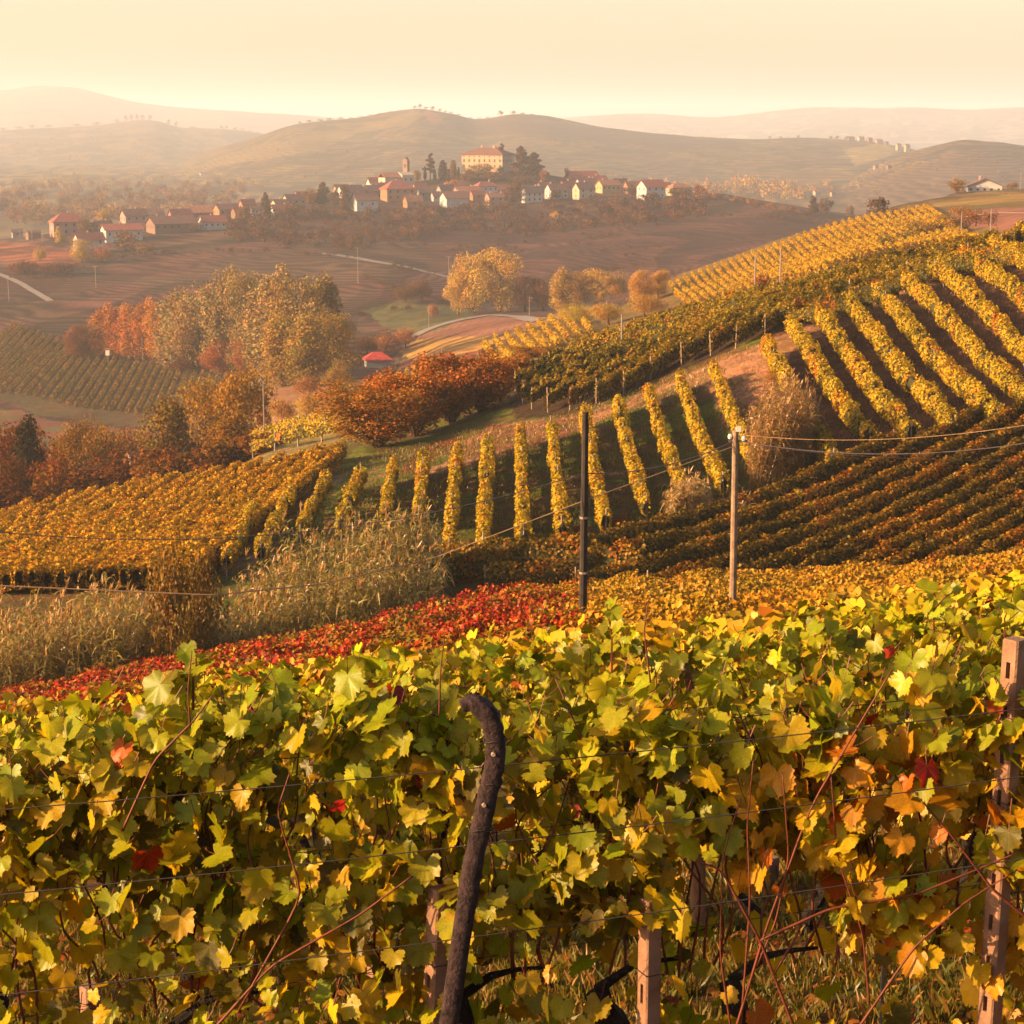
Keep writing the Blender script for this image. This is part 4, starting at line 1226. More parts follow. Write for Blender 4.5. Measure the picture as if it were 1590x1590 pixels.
# village trees (x, base, height, width, kind, colour, label)
GT = [
 (668,281,44,24,'cedar',(.10,.06,.04),'tall layered cedar between church and castle'),
 (688,281,32,14,'cypress',(.07,.05,.035),'broad dark cypress right of the tall cedar'),
 (660,280,22,5,'cypress',(.07,.05,.035),'thin cypress nearest the bell tower'),
 (675,281,18,5,'cypress',(.07,.05,.035),'thin cypress under the tall cedar'),
 (697,282,20,6,'cypress',(.07,.05,.035),'thin cypress right of the broad cypress'),
 (704,281,33,12,'poplar',(.24,.13,.07),'thin brown tree left of the castle garden'),
 (712,281,22,5,'cypress',(.07,.05,.035),'thin cypress under the castle wall'),
 (648,283,20,14,'round',(.26,.15,.06),'brown tree beside the bell tower'),
 (809,272,46,26,'spire',(.08,.05,.04),'tall dark conifer touching the castle corner'),
 (829,274,38,30,'spire',(.08,.05,.04),'dark spreading conifer right of the castle'),
 (845,282,20,14,'round',(.26,.10,.06),'small rusty tree right of the castle conifers'),
 (780,262,40,22,'cedar',(.14,.06,.05),'cedar rising behind the castle roof'),
 (748,272,20,30,'round',(.30,.22,.07),'olive tree in front of the castle'),
 (730,274,14,22,'bush',(.26,.18,.06),'small green-brown bush left in the castle garden'),
 (778,270,13,10,'round',(.09,.06,.04),'small dark round tree at the castle foot'),
 (702,296,18,18,'round',(.46,.20,.09),'peach round tree below the cypresses'),
 (765,282,18,60,'bush',(.16,.09,.06),'shrubby bank beneath the castle'),
 (730,284,16,50,'bush',(.15,.09,.05),'dark bushes beneath the castle garden'),
 (820,286,16,50,'bush',(.14,.08,.06),'dark bank beneath the conifers'),
 (502,318,36,22,'spire',(.09,.05,.04),'dark conifer among the trees left of the village centre'),
 (482,320,30,24,'round',(.18,.10,.06),'brown tree left of the dark conifer'),
 (520,322,28,20,'round',(.10,.06,.05),'dark tree right of the dark conifer'),
 (535,326,38,22,'poplar',(.13,.07,.05),'tall dark tree in front of the long roof'),
 (413,342,44,18,'spire',(.09,.055,.04),'pointed conifer in front of the white houses on the left'),
 (455,340,28,30,'round',(.15,.08,.05),'brown tree below the gabled cream house'),
 (380,346,28,30,'round',(.24,.14,.07),'grey-brown tree left of the pointed conifer'),
 (161,348,28,26,'round',(.42,.30,.10),'yellow tree behind the pink house'),
 (135,365,26,34,'round',(.20,.11,.06),'brown tree right of the red hip roof'),
 (92,378,26,16,'poplar',(.58,.40,.10),'bright yellow small tree below the red hip roof'),
 (196,390,34,36,'round',(.22,.13,.07),'brown tree in front of the long white house'),
 (245,338,14,20,'bush',(.26,.15,.07),'small bush by the grey gable'),
 (225,396,20,40,'bush',(.20,.12,.06),'bush right of the brown tree before the long house'),
 (292,360,16,50,'bush',(.26,.15,.08),'bushes below the long brown house'),
 (798,318,38,30,'round',(.12,.06,.05),'large dark tree in the middle of the village row'),
 (860,310,16,26,'bush',(.10,.06,.05),'dark bush before the second white house'),
 (905,308,16,40,'bush',(.11,.06,.05),'dark bushes before the yellow-gabled house'),
 (985,306,20,26,'round',(.12,.06,.05),'dark round tree left of the big white gable house'),
 (1012,312,14,24,'bush',(.22,.11,.08),'pinkish shrub before the big white gable house'),
 (1052,312,22,34,'round',(.12,.07,.05),'dark tree before the last cream house'),
 (1086,312,27,24,'round',(.26,.11,.07),'rusty round tree right of the last house'),
 (880,272,13,8,'round',(.14,.07,.05),'small dark tree at the end of the long roof'),
 (1262,332,30,14,'spire',(.09,.06,.05),'narrow dark fir on the ridge beyond the village'),
 (1281,333,28,22,'round',(.13,.08,.07),'broad dark tree beside the narrow fir'),
 (1363,336,32,34,'round',(.14,.09,.08),'wide grey-brown tree behind the yellow ridge'),
 (1390,334,14,20,'bush',(.14,.09,.08),'low bush beside the wide grey-brown tree'),
 (1320,336,18,16,'round',(.22,.14,.09),'small brown tree between the fir and the wide tree'),
 (1487,306,30,28,'round',(.28,.16,.04),'round orange-green tree beside the farmhouse'),
 (1572,296,14,24,'bush',(.30,.16,.05),'brown bush right of the farmhouse'),
]
for k, (x, yb, hp, wp, kind, col, lab) in enumerate(GT):
    D = None
    if x in (780,): D = 1330
    if x in (1487, 1572): D = 745
    tpx(SV, x, yb, hp, wp, kind, k % 2 + 5, col, lab, D=D, n=1100, size=.06, group='trees of the village' if x < 1100 else None)

# bushes and small trees covering the slope under the village
rr = np.random.RandomState(11)
items = []
for k in range(90):
    x = rr.uniform(-40, 420); D = rr.uniform(212, 262); g = P(x, 700, D)
    g[2] = max(float(SB.z(np.array([g[0]]), np.array([g[1]]))[0]), float(SV.z(np.array([g[0]]), np.array([g[1]]))[0]))
    yt = float(np.interp(x, [0, 130, 260, 400], [770, 745, 728, 712])) - rr.uniform(0, 45)
    h = D * float(gy(yt)) - g[2]
    if h > 1: items.append((g, h, rr.uniform(4, 8), [(.10,.04,.018),(.16,.065,.02),(.08,.045,.02),(.20,.09,.025)][rr.randint(4)]))
mass('undergrowth', 'dark red-brown undergrowth and low trees right behind the crest of the golden vines', 'undergrowth', items, per=1300, csz=.45)
items = []
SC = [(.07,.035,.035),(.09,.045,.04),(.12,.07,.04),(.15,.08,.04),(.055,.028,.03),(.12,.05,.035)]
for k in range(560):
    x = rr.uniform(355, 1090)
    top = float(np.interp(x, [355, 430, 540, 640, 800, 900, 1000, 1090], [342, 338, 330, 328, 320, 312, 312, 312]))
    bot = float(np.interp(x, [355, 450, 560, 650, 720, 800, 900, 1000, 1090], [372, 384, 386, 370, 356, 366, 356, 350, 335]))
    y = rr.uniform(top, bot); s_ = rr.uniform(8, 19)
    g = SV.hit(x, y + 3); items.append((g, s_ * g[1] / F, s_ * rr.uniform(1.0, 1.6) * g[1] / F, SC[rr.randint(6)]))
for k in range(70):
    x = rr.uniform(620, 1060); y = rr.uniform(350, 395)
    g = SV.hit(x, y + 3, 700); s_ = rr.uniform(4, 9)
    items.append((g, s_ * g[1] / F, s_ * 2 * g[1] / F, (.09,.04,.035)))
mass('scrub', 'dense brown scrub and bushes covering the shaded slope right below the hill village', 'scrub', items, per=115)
for k in range(20):     # fringe along the ridge east of the village
    x = 1095 + k * 8.5; y = float(np.interp(x, [1095, 1150, 1200, 1260], [304, 312, 322, 331]))
    tpx(SV, x, y + 3, rr.uniform(6, 13), rr.uniform(12, 20), 'bush', 7 + k % 2, [(.24,.12,.06),(.18,.09,.06),(.30,.17,.07)][k % 3],
        'low autumn bush in the hedge along the ridge east of the village', n=260, size=.10, group='hedge along the ridge east of the village')
for k, (x, y, w, h, c) in enumerate([(1375,388,40,26,(.14,.12,.03)),(1400,380,46,24,(.12,.11,.03)),(1430,372,48,26,(.15,.11,.03)),(1460,366,50,26,(.16,.10,.03)),(1490,362,46,30,(.20,.11,.035)),
                              (1515,352,46,32,(.26,.12,.035)),(1495,340,50,22,(.34,.17,.04)),(1535,350,36,26,(.22,.10,.035)),(1420,362,44,22,(.24,.18,.035)),(1460,352,40,24,(.26,.17,.035))]):
    g = SV.hit(x, y, 330, 640)
    tree('bush', k % 2 + 5, g, h * g[1] / F, w * g[1] / F, c, f'{ordn(k)} bush from the left in the dark hedge on the right ridge', 'hedge on the right ridge', n=1300, size=.045)

items = []
for ln in ([(10,434),(115,430)],[(120,404),(300,392),(430,392)],[(430,392),(560,400)],[(605,414),(700,436)],[(830,440),(940,420),(1040,402)],[(700,392),(800,372),(900,352)],[(560,492),(640,478)],
           [(905,372),(1000,362)],[(1060,332),(1180,338),(1290,346)],[(0,520),(80,536),(150,548)],[(560,430),(620,452),(700,470)]):
    L_n = sum(math.dist(ln[i], ln[i + 1]) for i in range(len(ln) - 1))
    xs_l = [p[0] for p in ln]; ys_l = [p[1] for p in ln]
    for q in range(int(L_n / 5)):
        if rr.rand() < .25: continue
        x = rr.uniform(xs_l[0], xs_l[-1]); y = float(np.interp(x, xs_l, ys_l)) + rr.uniform(-2, 2)
        g = SV.hit(x, y, 560); s_ = rr.uniform(3, 9)
        items.append((g, s_ * g[1] / F, s_ * 1.6 * g[1] / F, [(.08,.05,.04),(.11,.06,.035),(.14,.10,.04)][rr.randint(3)]))
mass('hedgerows', 'thin dark hedgerows along the field edges of the valley slopes', 'hedge', items, per=110)

# distant trees on the hills and in the plain
def far_tree(sheet, x, y, s, w, kind, col, label, group, D=None):
    kind = 'bush'; w *= .9
    tpx(sheet, x, y, s, w, kind, 9, col, label, D=D, n=200, size=.11, group=group)
for x, h, w in [(644,11,10),(652,14,9),(661,10,12),(672,13,12),(683,10,10),(692,8,9),(700,7,10),(712,6,12),(730,5,12),(745,6,12),(757,6,10),(777,15,14),(797,12,12),(812,9,14),(826,8,14),(838,7,10),(622,6,10),(606,5,12),(590,6,16),(575,7,16),(560,7,16),(545,6,14),(530,8,16),(512,8,16),(497,7,16),(480,7,14),(466,6,10)]:
    ry = float(np.interp(x, [400,470,560,620,650,700,740,800,840], [212,192,186,176,172,179,188,181,184]))
    far_tree(S1, x, ry + 1, h, w, 'round', (.10,.06,.05), 'hazy tree on the skyline of the big central hill', 'skyline trees of the central hill', D=3490)
for x, h, w in [(1030,3,12),(1045,6,9),(1090,3,14),(1195,5,8),(1212,4,10),(1240,5,8),(1290,5,12),(1300,6,14),(1315,6,16),(1430,5,14),(1445,6,16),(1005,4,8)]:
    far_tree(S1, x, float(np.interp(x, [1000,1080,1150,1250,1330,1400,1440], [210,215,216,212,216,226,238])) + 1, h, w, 'round', (.12,.08,.06), 'small hazy tree on the right shoulder of the central hill', 'trees on the right shoulder of the central hill', D=3480)
for x, h, w in [(5,4,20),(30,5,20),(50,7,14),(75,5,20),(120,4,20),(150,5,20),(182,8,10),(196,14,9),(204,16,9),(213,15,9),(222,14,10),(233,13,10),(262,11,10),(274,10,10),(300,5,20),(344,10,8),(352,11,8),(366,9,10),(385,5,20),(400,5,14)]:
    far_tree(S3, x, float(np.interp(x, [0,100,180,230,290,350,400], [200,195,190,187,199,203,209])) + 1, h, w, 'round', (.10,.07,.05), 'faint tree on the ridge of the left hill', 'ridge trees of the left hill', D=5390)
rr = np.random.RandomState(5)
def scatter(n, x0, x1, y0, y1, s0, s1, cols, label, group, sheet=SP0, kind='round', cond=None):
    for k in range(n):
        x = rr.uniform(x0, x1); y = rr.uniform(y0, y1)
        if cond and not cond(x, y): continue
        s = rr.uniform(s0, s1) * (.5 + .5 * (y - y0) / (y1 - y0 + 1e-6))
        far_tree(sheet, x, y, s, s * rr.uniform(.9, 1.5), kind, cols[rr.randint(len(cols))], label, group)
def scat(n, x0, x1, y0, y1, s0, s1, cols, sheet=SP0, cond=None):
    it = []
    for k in range(n):
        x = rr.uniform(x0, x1); y = rr.uniform(y0, y1)
        if cond and not cond(x, y): continue
        s_ = rr.uniform(s0, s1) * (.5 + .5 * (y - y0) / (y1 - y0 + 1e-6))
        g = sheet.hit(x, y); it.append((g, s_ * g[1] / F, s_ * rr.uniform(.9, 1.6) * g[1] / F, cols[rr.randint(len(cols))]))
    return it
mass('woodland', 'hazy wood filling the valley behind the left houses of the village', 'wood', scat(330, -20, 380, 288, 350, 15, 26, [(.11,.055,.04),(.16,.10,.05),(.26,.18,.06),(.20,.10,.05)],
     cond=lambda x, y: y < 352 - .04 * x - max(0, x - 200) * .12), per=140)
mass('woodland', 'pale faint line of trees in the far left plain', 'wood', scat(90, 60, 430, 262, 292, 8, 14, [(.30,.24,.09),(.36,.29,.10),(.20,.15,.07)]), per=80)
mass('woodland', 'pale hazy wood in the plain right of the village', 'wood', scat(90, 940, 1290, 283, 312, 12, 22, [(.26,.19,.09),(.34,.24,.11),(.20,.13,.08)]), per=100)
mass('woodland', 'small scattered woods on the slope of the right hill', 'wood', scat(50, 1290, 1590, 240, 302, 6, 12, [(.20,.13,.08),(.16,.10,.07),(.28,.20,.08)], S2), per=70)
mass('woodland', 'thin hedges and copses on the flank of the central hill', 'wood', scat(110, 420, 1200, 212, 285, 3, 8, [(.13,.10,.05),(.20,.15,.06)], S1), per=50)
mass('woodland', 'dark woods on the slope of the left hill', 'wood', scat(150, -20, 420, 200, 262, 5, 10, [(.12,.08,.05),(.18,.12,.06)], S3), per=50)
for k in range(9):
    x = 1098 + k * 15; far_tree(SP0, x, rr.uniform(298, 308), rr.uniform(26, 36), rr.uniform(22, 32), 'bush', [(.40,.29,.13),(.34,.24,.12)][k % 2], f'{ordn(k)} large pale tree from the left in the plain right of the village', 'large pale trees right of the village')

# ---------------------------------------------------------------- buildings
WALLC = {'white': (.60,.57,.56), 'cream': (.56,.46,.32), 'pink': (.48,.28,.23), 'orange': (.46,.21,.11), 'brown': (.27,.16,.12), 'yellow': (.54,.40,.20), 'grey': (.36,.33,.33)}
ROOFC = {'red': (.30,.085,.06), 'brown': (.19,.085,.065), 'orange': (.38,.15,.08), 'bright': (.50,.06,.05), 'dull': (.22,.12,.09)}
def house(x, yb, wp, hwp, hrp, wall, roof, label, kind='gable', yaw=-28, ratio=.62, D=None, sheet=SV, wins=(3, 1), chim=1, group=None, cat='house', name='house', gdown=2.5, front_long=True, dmin=None, dmax=None):
    """house by picture base centre, total width, wall height and roof height in pixels; the long side looks right of the camera when yaw is negative"""
    if D is None: g = sheet.hit(x, yb, dmin, dmax)
    else:
        g = P(x, yb, D)
    D_ = g[1]
    a = abs(math.radians(yaw))
    wm = wp * D_ / F
    L = wm / (math.cos(a) + ratio * math.sin(a)); W = L * ratio
    if not front_long: L, W = W * 1.25, L * .95
    hw = hwp * D_ / F; hr = hrp * D_ / F
    root = empty(name, g, math.radians(-yaw))
    tag(root, label, cat, group)
    m = MB(); m.box(-L / 2, L / 2, -W / 2, W / 2, -gdown, hw)
    if kind == 'gable':
        for sx in (-1, 1):
            pass
        m.add([(-L / 2, -W / 2, hw), (-L / 2, W / 2, hw), (-L / 2, 0, hw + hr * .97), (L / 2, -W / 2, hw), (L / 2, W / 2, hw), (L / 2, 0, hw + hr * .97)],
              [(0, 2, 1), (3, 4, 5), (0, 3, 5, 2), (1, 2, 5, 4)])
    wl_ = m.build('wall', M['wall'], root); wl_.color = (*[c * .72 for c in WALLC[wall]], 1)
    m = MB(); e = .05 * W + .3; th = .22
    if kind == 'gable':
        zr = hw + hr; ze = hw - e * hr / (W / 2)
        V = []
        for z_ in (0, th):
            V += [(-L / 2 - e, -W / 2 - e, ze + z_), (L / 2 + e, -W / 2 - e, ze + z_), (L / 2 + e, 0, zr + z_), (-L / 2 - e, 0, zr + z_), (-L / 2 - e, W / 2 + e, ze + z_), (L / 2 + e, W / 2 + e, ze + z_)]
        m.add(V, [(0, 3, 2, 1), (3, 4, 5, 2), (6, 7, 8, 9), (9, 8, 11, 10), (0, 1, 7, 6), (4, 10, 11, 5), (0, 6, 9, 3), (3, 9, 10, 4), (1, 2, 8, 7), (2, 5, 11, 8)])
    else:
        rl = max(L / 2 - W / 2, L * .04)
        V = [(-L / 2 - e, -W / 2 - e, hw - .05), (L / 2 + e, -W / 2 - e, hw - .05), (L / 2 + e, W / 2 + e, hw - .05), (-L / 2 - e, W / 2 + e, hw - .05),
             (-L / 2 - e, -W / 2 - e, hw + .25), (L / 2 + e, -W / 2 - e, hw + .25), (L / 2 + e, W / 2 + e, hw + .25), (-L / 2 - e, W / 2 + e, hw + .25), (-rl, 0, hw + hr), (rl, 0, hw + hr)]
        m.add(V, [(0, 3, 2, 1), (0, 1, 5, 4), (1, 2, 6, 5), (2, 3, 7, 6), (3, 0, 4, 7), (4, 5, 9, 8), (5, 6, 9), (6, 7, 8, 9), (7, 4, 8)])
    rf = m.build('roof', M['roof'], root); rf.color = (*ROOFC[roof], 1)
    for k in range(chim):
        cx = R.uniform(-.3, .3) * L
        m = MB(); m.box(cx - .4, cx + .4, W * .12, W * .12 + .7, hw + hr * .5, hw + hr + 1.0)
        ch = m.build('chimney', M['wall'], rf); ch.color = (*WALLC['pink'], 1)
    nw, ns_ = wins
    wh = min(1.5, hw * .26); ww_ = min(.95, L / (nw * 2.6 + .1)) if nw else 1
    for j in range(ns_):
        zc = hw * ((j + .62) / ns_)
        for k in range(nw):
            xx = -L / 2 + L * (k + .5) / nw
            m = MB(); m.box(xx - ww_ / 2, xx + ww_ / 2, -W / 2 - .04, -W / 2 + .1, zc - wh / 2, zc + wh / 2)
            m.build('window', M['window'], root)
        kk = max(1, int(round(nw * ratio)))
        for k in range(kk):
            yy = -W / 2 + W * (k + .5) / kk
            m = MB(); m.box(-L / 2 - .04, -L / 2 + .1, yy - ww_ / 2, yy + ww_ / 2, zc - wh / 2, zc + wh / 2)
            m.build('window', M['window'], root)
    return root

HS = [ # x, base, width, wall h, roof h, wall, roof, kind, label, windows
 (106,365,58,20,14,'pink','red','hip','big square house with a broad red hip roof at the left end of the village',(4,2)),
 (139,392,48,20,10,'white','red','gable','white house with blue-grey walls and red roof below the broad hip roof',(3,2)),
 (189,373,66,17,8,'white','red','gable','long low white house with a narrow red roof behind the brown tree',(5,1)),
 (208,347,42,13,9,'pink','brown','gable','pink house with a dark gable roof',(3,1)),
 (236,338,38,8,8,'white','dull','gable','pale house with a grey-white gable roof behind the pink house',(2,1)),
 (266,360,76,14,10,'brown','brown','gable','long brown farm building with a brown roof',(6,1)),
 (280,343,38,8,10,'orange','red','gable','house with a bright red roof behind the long brown building',(3,1)),
 (309,338,48,9,9,'brown','orange','gable','house with an orange-brown roof above the white red-roofed house',(3,1)),
 (330,356,44,12,9,'white','red','gable','white house with a long red roof at the right end of the lower village',(4,1)),
 (352,338,40,14,7,'orange','brown','gable','low orange-walled house with a brown roof',(3,1)),
 (384,326,26,9,7,'orange','red','gable','small orange house on the ridge left of the pointed conifer',(2,1)),
 (398,338,18,12,6,'white','dull','gable','narrow white house beside the pointed conifer',(1,2)),
 (437,338,34,12,8,'white','red','gable','white house with a red roof and dark trees on both sides',(3,1)),
 (436,324,30,8,6,'cream','brown','gable','cream house stacked behind the white red-roofed one',(2,1)),
 (457,318,36,8,8,'cream','brown','gable','house with a lit cream gable left of the dark conifer',(3,1)),
 (544,306,42,8,10,'white','brown','gable','long-roofed white house right of the tall dark tree',(3,1)),
 (566,327,43,17,10,'white','brown','gable','white house with a sunlit gable, lowest at the left of the village centre',(2,1)),
 (580,304,34,8,8,'brown','brown','gable','brown-roofed house above the sunlit white gable',(2,1)),
 (584,292,30,8,8,'white','red','gable','house with a pink-red roof just below the church',(2,1)),
 (618,311,54,17,13,'orange','red','hip','big orange house with a red pyramid-like hip roof below the church',(4,2)),
 (641,322,30,10,8,'orange','orange','gable','small house with a bright orange roof under the big hip roof',(1,1)),
 (660,308,24,9,7,'grey','dull','gable','small grey house right of the orange roofs',(2,1)),
 (679,312,20,8,6,'white','brown','gable','small white house with a brown roof in the centre of the village',(2,1)),
 (705,321,44,14,9,'white','brown','gable','white barn-like house with a wide sunlit white gable',(0,1)),
 (725,309,44,11,8,'pink','orange','gable','pink house with an orange roof behind the white barn-like house',(3,1)),
 (754,299,38,9,8,'white','red','hip','white house with a red hip roof and a row of windows',(4,1)),
 (768,321,30,15,6,'pink','orange','gable','pinkish house left of the large dark tree',(2,2)),
 (826,314,32,15,9,'white','dull','gable','white house with six windows right of the large dark tree',(3,2)),
 (864,308,36,13,9,'white','brown','gable','second white house right of the large dark tree',(3,2)),
 (906,309,34,16,9,'cream','brown','gable','house with a lit yellow gable and shaded long side',(2,2)),
 (904,280,52,6,9,'orange','red','gable','very long red roof on the crest of the village',(3,1)),
 (910,292,34,7,8,'white','brown','gable','house with a pale gable in front of the very long red roof',(2,1)),
 (944,299,38,12,7,'yellow','orange','gable','yellow house with an orange roof and white chimneys',(4,1)),
 (982,300,30,9,9,'orange','orange','gable','house with a plain orange roof left of the big white gable',(2,1)),
 (1011,309,44,19,10,'white','red','gable','big white house with a wide sunlit gable near the right end of the village',(3,2)),
 (1054,303,42,11,7,'cream','orange','hip','cream house with a low orange roof, last on the right',(4,1)),
 (468,312,26,8,6,'brown','red','gable','brown house with a red roof tucked behind the gabled cream house',(2,1)),
 (530,300,24,7,6,'pink','brown','gable','pink house half hidden by the tall dark tree',(1,1)),
 (598,298,26,7,7,'brown','red','gable','red-roofed house between the church and the big hip roof',(2,1)),
 (652,298,24,7,6,'pink','red','gable','small red-roofed house below the bell tower',(1,1)),
 (692,301,28,7,7,'grey','brown','gable','brown-roofed house behind the white barn-like house',(2,1)),
 (741,310,24,8,6,'orange','red','gable','orange house between the orange roof and the white hip-roofed house',(1,1)),
 (787,312,24,10,6,'white','red','gable','white house right behind the large dark tree',(2,1)),
 (846,297,26,7,7,'brown','brown','gable','brown-roofed house behind the second white house',(2,1)),
 (882,296,26,8,7,'pink','red','gable','pink house behind the lit yellow gable',(1,1)),
 (930,284,26,7,6,'grey','red','gable','red-roofed house at the right end of the very long roof',(1,1)),
 (963,289,28,7,7,'white','brown','gable','white house with a brown roof above the yellow house',(2,1)),
 (1030,297,24,8,6,'brown','red','gable','red-roofed house just right of the big white gable',(1,1)),
 (374,338,30,9,7,'brown','red','gable','brown house with a red roof left of the pointed conifer',(2,1)),
 (160,358,30,8,7,'brown','brown','gable','brown outbuilding between the hip roof and the long white house',(2,1)),
 (420,322,22,7,5,'pink','brown','gable','small pink house right behind the pointed conifer',(1,1)),
 (27,369,18,9,4,'grey','dull','gable','small grey shed at the left edge of the frame',(1,1)),
 (52,371,24,10,3,'brown','brown','gable','low brown shed with poles in front',(0,1)),
]
for k, (x, yb, wp, hw, hr, wa, ro, kd, lab, wn_) in enumerate(HS):
    house(x, yb, wp, hw, hr, wa, ro, lab, kd, yaw=-R.uniform(24, 36), wins=wn_, chim=1 if wp > 24 else 0, group='houses of the hill village', ratio=.75 if 'gable' in lab and 'sunlit' in lab else R.uniform(.5, .68))

# castle on the crown of the village
def castle():
    D = 1305; g = P(758, 265, D)
    g[2] = float(SV.z(np.array([g[0]]), np.array([g[1]]))[0]) - .3
    a = math.radians(24)
    zt = D * float(gy(240)); H = zt - g[2]
    root = empty('castle', g, -a)
    tag(root, 'big square cream castle with a wide hip roof crowning the village', 'castle')
    L = 30.0; W = 20.0
    m = MB(); m.box(-L / 2, L / 2, -W / 2, W / 2, -3, H); w = m.build('wall', M['wall'], root); w.color = (.42, .29, .19, 1)
    m = MB(); e = .9
    V = [(-L / 2 - e, -W / 2 - e, H - .1), (L / 2 + e, -W / 2 - e, H - .1), (L / 2 + e, W / 2 + e, H - .1), (-L / 2 - e, W / 2 + e, H - .1),
         (-L / 2 - e, -W / 2 - e, H + .3), (L / 2 + e, -W / 2 - e, H + .3), (L / 2 + e, W / 2 + e, H + .3), (-L / 2 - e, W / 2 + e, H + .3), (-6, 0, H + 4.6), (6, 0, H + 4.6)]
    m.add(V, [(0, 3, 2, 1), (0, 1, 5, 4), (1, 2, 6, 5), (2, 3, 7, 6), (3, 0, 4, 7), (4, 5, 9, 8), (5, 6, 9), (6, 7, 8, 9), (7, 4, 8)])
    rf = m.build('roof', M['roof'], root); rf.color = (*ROOFC['brown'], 1)
    for cx, cy_ in ((-5, 1), (4.5, -.5), (6.5, 1)):
        m = MB(); m.box(cx - .6, cx + .6, cy_ - .5, cy_ + .5, H + 3, H + 6); c = m.build('chimney', M['wall'], rf); c.color = (.5, .26, .18, 1)
    for k in range(8):
        xx = -L / 2 + L * (k + .5) / 8
        for zc, w_, h_ in ((H * .88, .8, .7), (H * .62, 1.15, 1.9), (H * .28, 1.1, 1.6)):
            m = MB(); m.box(xx - w_ / 2, xx + w_ / 2, -W / 2 - .06, -W / 2 + .1, zc - h_ / 2, zc + h_ / 2); m.build('window', M['window'], root)
    for k in range(5):
        yy = -W / 2 + W * (k + .5) / 5
        for zc, w_, h_ in ((H * .88, .8, .7), (H * .62, 1.15, 1.9)):
            m = MB(); m.box(L / 2 - .1, L / 2 + .06, yy - w_ / 2, yy + w_ / 2, zc - h_ / 2, zc + h_ / 2); m.build('window', M['window'], root)
castle()
def church():
    g = SV.hit(612, 291); D = g[1]; s = D / F
    root = empty('church', g, math.radians(30))
    tag(root, 'pale church with orange roof and a tall white transept wall below the bell tower', 'church')
    m = MB()
    m.box(-9, 4, -5, 5, -3, 15 * s); m.box(3, 12, -6, 6, -3, 19 * s)
    m.add([(3, -6, 19 * s), (3, 6, 19 * s), (3, 0, 23 * s), (12, -6, 19 * s), (12, 6, 19 * s), (12, 0, 23 * s)], [(0, 2, 1), (3, 4, 5), (0, 3, 5, 2), (1, 2, 5, 4)])
    w = m.build('wall', M['wall'], root); w.color = (.42, .35, .28, 1)
    m = MB(); z = 15 * s
    m.add([(-9.6, -5.6, z - .1), (3, -5.6, z - .1), (3, 0, z + 3), (-9.6, 0, z + 3), (-9.6, 5.6, z - .1), (3, 5.6, z - .1),
           (-9.6, -5.6, z + .2), (3, -5.6, z + .2), (3, 0, z + 3.3), (-9.6, 0, z + 3.3), (-9.6, 5.6, z + .2), (3, 5.6, z + .2)],
          [(0, 3, 2, 1), (3, 4, 5, 2), (6, 7, 8, 9), (9, 8, 11, 10), (0, 1, 7, 6), (4, 10, 11, 5), (0, 6, 9, 3), (3, 9, 10, 4), (1, 2, 8, 7), (2, 5, 11, 8)])
    r_ = m.build('roof', M['roof'], root); r_.color = (*ROOFC['orange'], 1)
    for xx, zc in ((5.5, 12 * s), (9.5, 12 * s)):
        m = MB(); m.box(xx - .5, xx + .5, -6.05, -5.9, zc - .9, zc + .9); m.build('window', M['window'], root)
    g2 = P(631, 285, D + 9); g2[2] = float(SV.z(np.array([g2[0]]), np.array([g2[1]]))[0])
    top = (D + 9) * float(gy(243)) - g2[2]
    t = empty('bell_tower', g2, math.radians(-25))
    tag(t, 'slim pinkish bell tower with a dark domed top rising beside the church', 'bell tower')
    w_ = 1.65
    m = MB(); m.box(-w_, w_, -w_, w_, -1, top * .80); w = m.build('wall', M['wall'], t); w.color = (.27, .16, .12, 1)
    m = MB(); m.box(-w_ - .3, w_ + .3, -w_ - .3, w_ + .3, top * .80, top * .83); m.box(-1.5, 1.5, -1.5, 1.5, top * .83, top * .91)
    c = m.build('cornice', M['wall'], t); c.color = (.24, .15, .12, 1)
    m = MB()
    pts = [(0, 0, top * .91), (0, 0, top * .94), (0, 0, top * .975), (0, 0, top)]
    m.tube(pts, [1.5, 1.35, .8, .1], 8); d = m.build('dome', M['roof'], t); d.color = (.10, .08, .08, 1)
    for sx in (0, 1):
        m = MB()
        if sx == 0: m.box(-.6, .6, -w_ - .05, -w_ + .1, top * .62, top * .74)
        else: m.box(-w_ - .05, -w_ + .1, -.6, .6, top * .62, top * .74)
        m.build('window', M['window'], t)
church()

